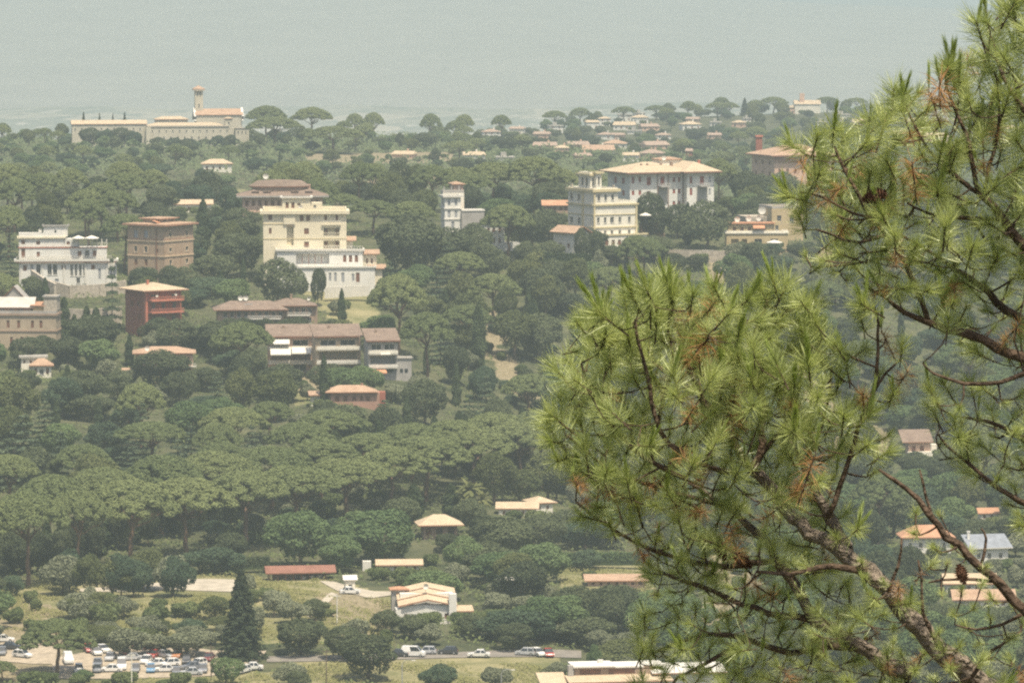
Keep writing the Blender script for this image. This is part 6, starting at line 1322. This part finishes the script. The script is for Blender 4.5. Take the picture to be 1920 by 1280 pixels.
B_.fill([(1745,730),(1850,740),(2000,710),(2000,1000),(1900,990),(1850,910),(1790,870),(1745,800)], 86, 0.70, 0.25, 0.45, 28, 0.12, 0.08)
B_.fill([(1700,960),(1760,960),(1830,1040),(1920,1130),(1990,1280),(1880,1270),(1780,1150),(1730,1050)], 26, 0.55, -0.2, 0.3, 32, 0.12, 0.08)
B_.fill([(1960,0),(2150,0),(2150,1000),(1990,1000)], 40, 0.9, 0.3, 0.6, 50, 0.2, 0.1)
for x, y, sz, c in ((1562,262,1.05,1.0),(1695,190,0.85,1.0),(1777,150,1.0,1.0),(1790,165,0.9,1.0),(1872,180,0.7,0.3),(1500,375,0.9,1.0),(1530,330,0.9,1.0),(1505,425,0.8,0.8),(1890,30,1.1,0.5),(1850,40,0.7,1.0),(1530,505,0.7,0.3),(1660,555,0.6,0.3),(1755,750,0.8,0.5),(1790,790,0.7,0.5)): B_.tufts.append((NP(x, y, 0.0), sz, c, 0.0))
B_.cone(1640, 368, -0.15, 0.036, (-1, 0.2, -0.35)); B_.cone(1803, 1075, -0.3, 0.03)
B_.grow()
LAND.append(('the near pine', 1300, 600))

# ------------------------------------------------------------------ cars: a hatchback, a saloon and a van, then one object per car
M_glass = mat('car_glass', (0.03, 0.035, 0.04), 0.08, 0.1, spec=0.8); M_tyre = mat('tyre_rubber', (0.03, 0.03, 0.03), 0.9); M_hub = mat('wheel_rim', (0.42, 0.42, 0.42), 0.35); M_lamp = mat('lamp_lens', (0.75, 0.74, 0.70), 0.2); M_tail = mat('tail_lamp_lens', (0.35, 0.03, 0.02), 0.3)
PAINT = {'white': (0.72, 0.71, 0.68), 'silver': (0.46, 0.47, 0.48), 'grey': (0.20, 0.21, 0.23), 'dark': (0.05, 0.052, 0.06), 'red': (0.36, 0.045, 0.035), 'maroon': (0.17, 0.035, 0.035), 'blue': (0.12, 0.26, 0.42), 'orange': (0.45, 0.19, 0.08)}
PM = {k: mat('car_paint_'+k, v, 0.28, 0.03, spec=0.55) for k, v in PAINT.items()}
def car_proto(kind):
    L, W_, H_ = {'hatch': (3.9, 1.66, 1.45), 'saloon': (4.4, 1.74, 1.42), 'van': (4.6, 1.85, 2.0)}[kind]; a = L/2; root = bpy.data.objects.new('car', None)
    belt = 0.52*H_+0.08; sill = 0.22
    prof = {'hatch': [(-a, .45), (-a+.05, belt*.92), (-a+.12, belt), (a-1.05, belt), (a-.12, belt*.80), (a, .5), (a-.02, sill), (-a+.02, sill)],
            'saloon': [(-a, .5), (-a+.04, belt*.94), (-a+.75, belt), (a-1.2, belt), (a-.12, belt*.80), (a, .5), (a-.02, sill), (-a+.02, sill)],
            'van': [(-a, .45), (-a+.03, belt), (-a+.1, belt), (a-.75, belt), (a-.1, belt*.78), (a, .5), (a-.02, sill), (-a+.02, sill)]}[kind]
    roofp = {'hatch': (-a+.12, -a+.5, .45, a-1.05), 'saloon': (-a+.75, -a+1.25, .35, a-1.2), 'van': (-a+.1, -a+.22, a-1.45, a-.75)}[kind]
    mb = MB(); h = W_/2
    for s in (-1, 1):
        pts = [(x, s*h*(0.97 if z > 0.4 else 0.93), z) for x, z in prof]; mb.poly(pts if s < 0 else pts[::-1])
    for (x0, z0), (x1, z1) in zip(prof, prof[1:]+prof[:1]):
        f0, f1 = (0.97 if z0 > 0.4 else 0.93), (0.97 if z1 > 0.4 else 0.93); mb.quad((x0, -h*f0, z0), (x0, h*f0, z0), (x1, h*f1, z1), (x1, -h*f1, z1))
    b0, r0, r1, b1 = roofp; hr = h*0.80; zt = H_
    mb.quad((r0, -hr, zt), (r1, -hr, zt), (r1, hr, zt), (r0, hr, zt)); mb.quad((r0, -hr, zt), (r0, -hr, zt-.07), (r1, -hr, zt-.07), (r1, -hr, zt)); mb.quad((r0, hr, zt), (r1, hr, zt), (r1, hr, zt-.07), (r0, hr, zt-.07))
    hb = h*0.95
    for s in (-1, 1):
        for (xb_, xt) in ((b0, r0), (b1, r1), ((b0+b1)/2-.1, (r0+r1)/2-.08)):
            mb.quad((xb_-.05, s*hb, belt), (xb_+.07, s*hb, belt), (xt+.06, s*hr, zt-.05), (xt-.05, s*hr, zt-.05))
    body = mb.mesh('body', PM['white']); parts = [('body', body, (0, 0, 0))]
    def g(name, pts): q = MB(); q.poly(pts); parts.append((name, q.mesh(name, M_glass), (0, 0, 0)))
    g('windscreen', [(b1, -hb*.97, belt), (b1, hb*.97, belt), (r1, hr*.97, zt-.04), (r1, -hr*.97, zt-.04)])
    if kind == 'van':
        q = MB(); q.poly([(b0, -hb, belt), (b0, hb, belt), (r0, hr, zt), (r0, -hr, zt)])
        for s in (-1, 1): q.poly([(b0, s*hb, belt), ((b0+b1)/2, s*hb, belt), ((r0+r1)/2, s*hr, zt-.02), (r0, s*hr, zt-.02)])
        parts.append(('cargo_panel', q.mesh('cargo_panel', PM['white']), (0, 0, 0)))
        for s in (-1, 1): g('side_window', [((b0+b1)/2, s*hb*.99, belt+.01), (b1-.05, s*hb*.99, belt+.01), (r1-.05, s*hr*.99, zt-.08), ((r0+r1)/2, s*hr*.99, zt-.08)])
    else:
        g('rear_window', [(b0, hb*.97, belt), (b0, -hb*.97, belt), (r0, -hr*.97, zt-.04), (r0, hr*.97, zt-.04)])
        for s in (-1, 1): g('side_window', [(b0+.02, s*hb*.985, belt+.005), (b1-.02, s*hb*.985, belt+.005), (r1, s*hr*.985, zt-.075), (r0, s*hr*.985, zt-.075)])
    ty = MB(); n = 14
    for yy, rr in ((-.1, .30), (.1, .30)):
        for j in range(n): ty.v.append((rr*math.cos(6.2832*j/n), yy, rr*math.sin(6.2832*j/n)))
    ty.f = [(j, (j+1) % n, n+(j+1) % n, n+j) for j in range(n)]+[tuple(range(n)), tuple(reversed(range(n, 2*n)))]; ty.mi = [0]*len(ty.f)
    tm = ty.mesh('wheel', M_tyre); hm = MB(); hm.box(-.17, -.112, -.06, .17, .112, .06); hm.box(-.06, -.113, -.17, .06, .113, .17); hm = hm.mesh('rim', M_hub)
    for sx in (-1, 1):
        for sy in (-1, 1): parts.append(('wheel', tm, (sx*(a-.75), sy*(h-.11), .30), hm))
    for sy in (-1, 1):
        q = MB(); q.box(-.03, -.14, -.06, .03, .14, .06); parts.append(('headlight', q.mesh('headlight', M_lamp), (a-.03, sy*(h-.28), .62))); q = MB(); q.box(-.03, -.1, -.09, .03, .1, .09); parts.append(('tail_light', q.mesh('tail_light', M_tail), (-a+.02, sy*(h-.2), .70)))
    return parts
CARP = {k: car_proto(k) for k in ('hatch', 'saloon', 'van')}
CARS = []
def car(kind, col, px, py, ang, row_=None):
    p = ground(px, py, 860, 1100); root = empty('van' if kind == 'van' else 'car', (p.x, p.y, p.z+0.14), math.radians(ang))
    for pt in CARP[kind]:
        o = link(pt[0], pt[1], root, pt[2])
        if pt[0] in ('body', 'cargo_panel'): o.material_slots[0].link = 'OBJECT'; o.material_slots[0].material = PM[col]
        if len(pt) > 3: link('rim', pt[3], o)
    CARS.append((root, kind, col, px, py))
for k, c, x, y, a in [('van','white',128,1248,-80),('hatch','red',167,1227,-75),('hatch','white',180,1231,-70),('saloon','white',192,1224,-60),('saloon','grey',183,1250,-88),('hatch','grey',183,1262,-92),('hatch','silver',207,1241,-95),('saloon','white',208,1262,-176),('van','white',228,1257,-85),
   ('hatch','maroon',234,1232,-70),('hatch','grey',254,1263,-90),('hatch','blue',283,1263,-88),('saloon','red',287,1235,-100),('hatch','red',305,1215,-20),('saloon','maroon',290,1216,10),('saloon','silver',311,1236,-50),('hatch','orange',332,1235,-95),('saloon','white',294,1250,-170),('hatch','white',318,1253,-150),
   ('saloon','white',309,1265,-175),('hatch','grey',331,1266,-88),('hatch','dark',350,1247,-90),('saloon','grey',360,1258,-160),('hatch','white',372,1249,-120),('saloon','silver',358,1267,-172),('hatch','grey',381,1262,-90),('hatch','white',148,1262,-85),('hatch','red',262,1222,-30),('saloon','silver',246,1240,-170),
   ('hatch','white',274,1243,-100),('saloon','maroon',392,1240,-95),('hatch','white',455,1266,-120),('saloon','white',472,1256,-175),
   ('saloon','dark',20,1219,-5),('hatch','grey',4,1232,-90),('hatch','white',42,1236,-30),('saloon','white',6,1206,0),
   ('saloon','white',656,1116,12),('van','white',775,1231,-10),('hatch','silver',800,1231,175),('saloon','dark',745,1232,176),('saloon','white',898,1233,178),('hatch','silver',985,1229,170),('hatch','white',1008,1230,-60),('saloon','red',1028,1231,-80),('hatch','dark',840,1230,175)]:
    car(k, c, x, y, a)
# poles and street lamps
def pole(px, py, top, D, label, kind='utility_pole', m=None):
    b0 = at(px, py, D); h = z_at(top, D)-b0.z; root = tag(empty(kind, b0), label, 'lamp post' if kind == 'street_lamp' else 'pole', 'poles and lamps along the valley road')
    mb = MB(); mb.tube([(0, 0, -2), (0, 0, h)], [0.13, 0.08], 7); mb.build('shaft', m or M_metal, root)
    mb = MB()
    if kind == 'street_lamp': mb.tube([(0, 0, h), (0.3, 0, h+0.5), (1.0, 0, h+0.8), (1.9, 0, h+0.7)], 0.05, 6); mb.build('arm', m or M_metal, root); mb = MB(); mb.box(1.8, -0.15, h+0.6, 2.5, 0.15, h+0.74); mb.build('lamp_head', M_white, root)
    else: mb.box(-0.8, -0.06, h-0.6, 0.8, 0.06, h-0.45); mb.build('crossarm', m or M_bark, root)
pole(247, 1300, 1222, 892, 'thin pale pole in front of the parking lot', 'utility_pole', M_palewall); pole(632, 1152, 1112, 965, 'short white pole on the meadow left of the farmhouse', 'utility_pole', M_white); pole(396, 1275, 1208, 905, 'wooden pole at the far end of the parking lot', 'utility_pole', M_bark)
pole(754, 1300, 1244, 885, 'slim street lamp at the bottom edge below the road', 'street_lamp'); pole(940, 1320, 1262, 880, 'curved street lamp left of the white flat roofed building', 'street_lamp'); pole(612, 1290, 1215, 898, 'wooden pole beside the round oak at the road', 'utility_pole', M_bark); pole(1548, 245, 205, 2900, 'slender pale pylon rising above the near pine sprays', 'utility_pole', M_palewall)
# clipped hedges
def hedge(p0, p1, D0, D1, h, th, label, lm):
    a, b_ = at(*p0, D0), at(*p1, D1); L = (b_-a).length; rs = np.random.RandomState(int(p0[0])); n = int(L*h*34); d = (b_-a); root = tag(empty('hedge', a), label, 'hedge', 'clipped hedges')
    t = rs.rand(n); zz = rs.rand(n)*h; f = rs.rand(n); P = np.zeros((n, 3)); N = np.zeros((n, 3)); nv = np.array([d.y, -d.x, 0.0]); nv /= np.linalg.norm(nv); dn = np.array([d.x, d.y, 0])
    front = f < 0.6; P = t[:, None]*np.array(d)[None]+np.where(front[:, None], nv[None]*th/2, nv[None]*(rs.rand(n, 1)-0.5)*th); P[:, 2] += np.where(front, zz, h*(1+0.06*np.sin(t*L*1.1))); N = np.where(front[:, None], nv[None], np.array([[0, 0, 1.0]])); P += rs.randn(n, 3)*0.07
    V, Q = leaf_quads(P, N, rs, 0.2, 0.5); link('foliage', np_mesh('foliage', V, Q, lm), root); mb = MB()
    q = [Vector(nv)*th*0.4, Vector(nv)*-th*0.4]; lo = [q[0], d+q[0], d+q[1], q[1]]; hi = [v+Vector((0, 0, h*0.9)) for v in lo]; lo = [v-Vector((0, 0, 1.0)) for v in lo]; mb.quad(*hi)
    for i in range(4): mb.quad(lo[i], lo[(i+1) % 4], hi[(i+1) % 4], hi[i])
    mb.build('stems', L_cyp, root)
hedge((342, 650), (388, 648), 1318, 1316, 2.8, 2.2, 'low clipped hedge at the foot of the dark red house', L_oak); hedge((344, 630), (392, 630), 1332, 1330, 2.6, 2.0, 'upper clipped hedge right of the dark red house', L_bright)
hedge((1000, 1052), (1210, 1050), 1062, 1062, 1.8, 1.6, 'long straight field hedge right of the valley houses', L_bright); hedge((1000, 484), (1110, 488), 1450, 1448, 1.8, 1.6, 'dark hedge along the villa gardens above the wooded slope', L_cyp); hedge((398, 1062), (505, 1056), 1048, 1050, 1.6, 1.6, 'hedge running left of the open red roofed shed', L_oak)

# ------------------------------------------------------------------ ground cover nobody could count
def cover(name, label, n, d0, d1, keep, mtl, size, hmax, seed):
    rs = np.random.RandomState(seed); D = np.sqrt(rs.uniform(d0**2, d1**2, n*4)); u = rs.uniform(-60, 1980, n*4); x = (u-960)/F*D
    cl = np.sin(x*0.31+D*0.11)+np.sin(x*0.13-D*0.27+2)+np.sin(x*0.53+D*0.41+1)+rs.randn(n*4)*0.6; ok = cl > -0.3
    x, D, cl = x[ok], D[ok], cl[ok]; z = H(x, D); px, py = proj(x, D, z); ok = keep(px, py); x, D, z, cl = x[ok][:n], D[ok][:n], z[ok][:n], cl[ok][:n]; m = len(x)
    hh = np.clip((cl+0.3)/2.5, 0.1, 1)*hmax; P = np.stack([x, D, z+rs.rand(m)**0.7*hh], 1); N = np.stack([rs.randn(m)*0.4, rs.randn(m)*0.4-0.5, np.ones(m)], 1); V, Q = leaf_quads(P, N, rs, size, 0.4); tag(link(name, np_mesh(name, V, Q, mtl)), kind='stuff', label=label)
ROADS = [[(95,1205),(400,1200),(505,1218),(475,1268),(390,1276),(95,1278)],[(490,1221),(1095,1219),(1095,1243),(490,1246)],[(145,1082),(445,1082),(445,1115),(145,1115)],[(598,1088),(738,1106),(738,1124),(600,1116)],[(0,1198),(110,1204),(104,1252),(0,1246)]]
def any_in(px, py, L):
    k = np.zeros(np.shape(px), bool)
    for p in L: k |= in_poly(px, py, p)
    return k
L_grass = leaf_mat('meadow_grass_blades', (0.13, 0.15, 0.05), (0.30, 0.28, 0.13), 0.3, 0.18); L_straw = leaf_mat('dry_straw_grass', (0.25, 0.21, 0.11), (0.45, 0.38, 0.23), 0.3, 0.2)
cover('undergrowth', 'dense scrub and brambles under the hillside trees', 90000, 890, 1560, lambda a, b_: ~any_in(a, b_, ROADS+MEADOW+DRY), L_shrub, 0.34, 2.0, 1)
cover('undergrowth', 'low blue green scrub and vines covering the far slopes', 60000, 1880, 2560, lambda a, b_: ~any_in(a, b_, DRY), leaf_mat('far_scrub_leaves', (0.075, 0.105, 0.055), (0.17, 0.20, 0.10), 0.25, 0.05), 0.75, 4.2, 4)
cover('grass', 'rough meadow grass and weeds on the valley floor', 60000, 880, 1060, lambda a, b_: any_in(a, b_, MEADOW) & ~any_in(a, b_, ROADS), L_grass, 0.24, 0.9, 2)
cover('grass', 'dry yellow grass on the bare slopes and verges', 26000, 880, 1420, lambda a, b_: any_in(a, b_, DRY) & ~any_in(a, b_, ROADS), L_straw, 0.22, 0.6, 3)

# ------------------------------------------------------------------ labels that tell the trees, town houses and cars apart
ORD = ['nearest', 'second', 'third', 'fourth', 'fifth', 'sixth', 'seventh', 'eighth', 'ninth', 'tenth', 'eleventh', 'twelfth', 'thirteenth', 'fourteenth', 'fifteenth', 'sixteenth', 'seventeenth', 'eighteenth', 'nineteenth', 'twentieth']
def ordw(i): return ORD[i] if i < len(ORD) else '%s-%s' % (['twenty', 'thirty', 'forty', 'fifty', 'sixty', 'seventy', 'eighty', 'ninety'][(i+1)//10-2], ['', 'first', 'second', 'third', 'fourth', 'fifth', 'sixth', 'seventh', 'eighth', 'ninth'][(i+1) % 10]) if (i+1) % 10 else ['twentieth', 'thirtieth', 'fortieth', 'fiftieth', 'sixtieth', 'seventieth', 'eightieth', 'ninetieth'][(i+1)//10-2]
LAND += [('the parking lot', 245, 1245), ('the valley road', 880, 1232), ('the pale swimming pool', 1310, 468), ('the stone retaining wall', 165, 560)]
GRP = {}
for root, kind, u, v, wp, h, D in TREES:
    best = min(LAND, key=lambda q: math.hypot((q[1]-u), (q[2]-v)*1.4)); dx, dy = u-best[1], v-best[2]
    rel = ('left of' if dx < 0 else 'right of') if abs(dx) > abs(dy)*1.3 else ('above' if dy < 0 else 'below')
    if abs(dx) <= abs(dy)*1.3 and abs(dx) > abs(dy)*0.45: rel += ' and left of' if dx < 0 else ' and right of'
    GRP.setdefault((kind, rel, best[0]), []).append((math.hypot(dx, dy), root, h))
CATN = {'umbrella_pine': 'pine', 'cypress': 'cypress', 'shrub': 'shrub', 'palm': 'palm'}
for (kind, rel, land), L in GRP.items():
    L.sort(key=lambda t: t[0])
    for i, (d, root, h) in enumerate(L):
        where = '%s %s' % (rel, land)
        if len(L) == 1: lab = '%s %s' % (SAY[kind], where)
        else: lab = '%s %s %s, counting outward' % (ordw(i), SAY[kind], where)
        tag(root, lab, CATN.get(kind, 'tree'), {'umbrella_pine': 'umbrella pines', 'shrub': 'shrubs in the fields and gardens', 'cypress': 'cypresses'}.get(kind, 'hillside and valley trees'))
def rank(recs, key, text, cat, group):
    G = {}
    for r in recs: G.setdefault(key(r), []).append(r)
    for k, L in G.items():
        L.sort(key=lambda r: r[-1])
        for i, r in enumerate(L): tag(r[0], text(k, 'only' if len(L) == 1 else ('leftmost' if i == 0 else ordw(i)), len(L)), cat, group)
rank([(r[0], r[1], r[4], 'on the skyline row' if r[3] < 232 else 'in the middle rows' if r[3] < 262 else 'in the lower rows', r[2]) for r in TOWN_REC], lambda r: r[1:4],
     lambda k, o, n: ('%s %s house %s of the distant town' % (k[1], k[0], k[2])) if n == 1 else ('%s %s %s house from left %s of the distant town' % (o, k[1], k[0], k[2]) if o != 'leftmost' else 'leftmost %s %s house %s of the distant town' % (k[1], k[0], k[2])), 'house', 'houses of the distant town')
def carwhere(x, y):
    if x < 70: return 'in the yard at the left edge'
    if x > 600: return 'by the farm track' if y < 1150 else 'along the valley road'
    return 'in the back row of the parking lot' if y < 1237 else 'in the middle row of the parking lot' if y < 1254 else 'in the front row of the parking lot'
rank([(r[0], {'hatch': 'small hatchback', 'saloon': 'saloon car', 'van': 'van'}[r[1]], r[2], carwhere(r[3], r[4]), r[3]) for r in CARS], lambda r: r[1:4],
     lambda k, o, n: ('%s %s %s' % (k[1], k[0], k[2])) if n == 1 else ('%s %s %s from left %s' % (o, k[1], k[0], k[2]) if o != 'leftmost' else 'leftmost %s %s %s' % (k[1], k[0], k[2])), 'car', 'cars parked in the valley')

# ------------------------------------------------------------------ haze: the summer air over valley and plain
def build_haze():
    m = bpy.data.materials.new('summer_haze'); m.use_nodes = True; t = m.node_tree; t.nodes.remove(t.nodes['Principled BSDF'])
    v = t.nodes.new('ShaderNodeVolumePrincipled'); v.inputs['Color'].default_value = (*HAZE_COLOR, 1); v.inputs['Density'].default_value = HAZE_DENSITY; v.inputs['Anisotropy'].default_value = 0.0
    t.links.new(v.outputs[0], t.nodes['Material Output'].inputs['Volume'])
    mb = MB(); mb.box(-66000, -60, PLAIN-40, 66000, 61000, CZ+130)
    tag(mb.build('haze', m), kind='stuff', label='pale summer haze filling the valley and plain')
build_haze()
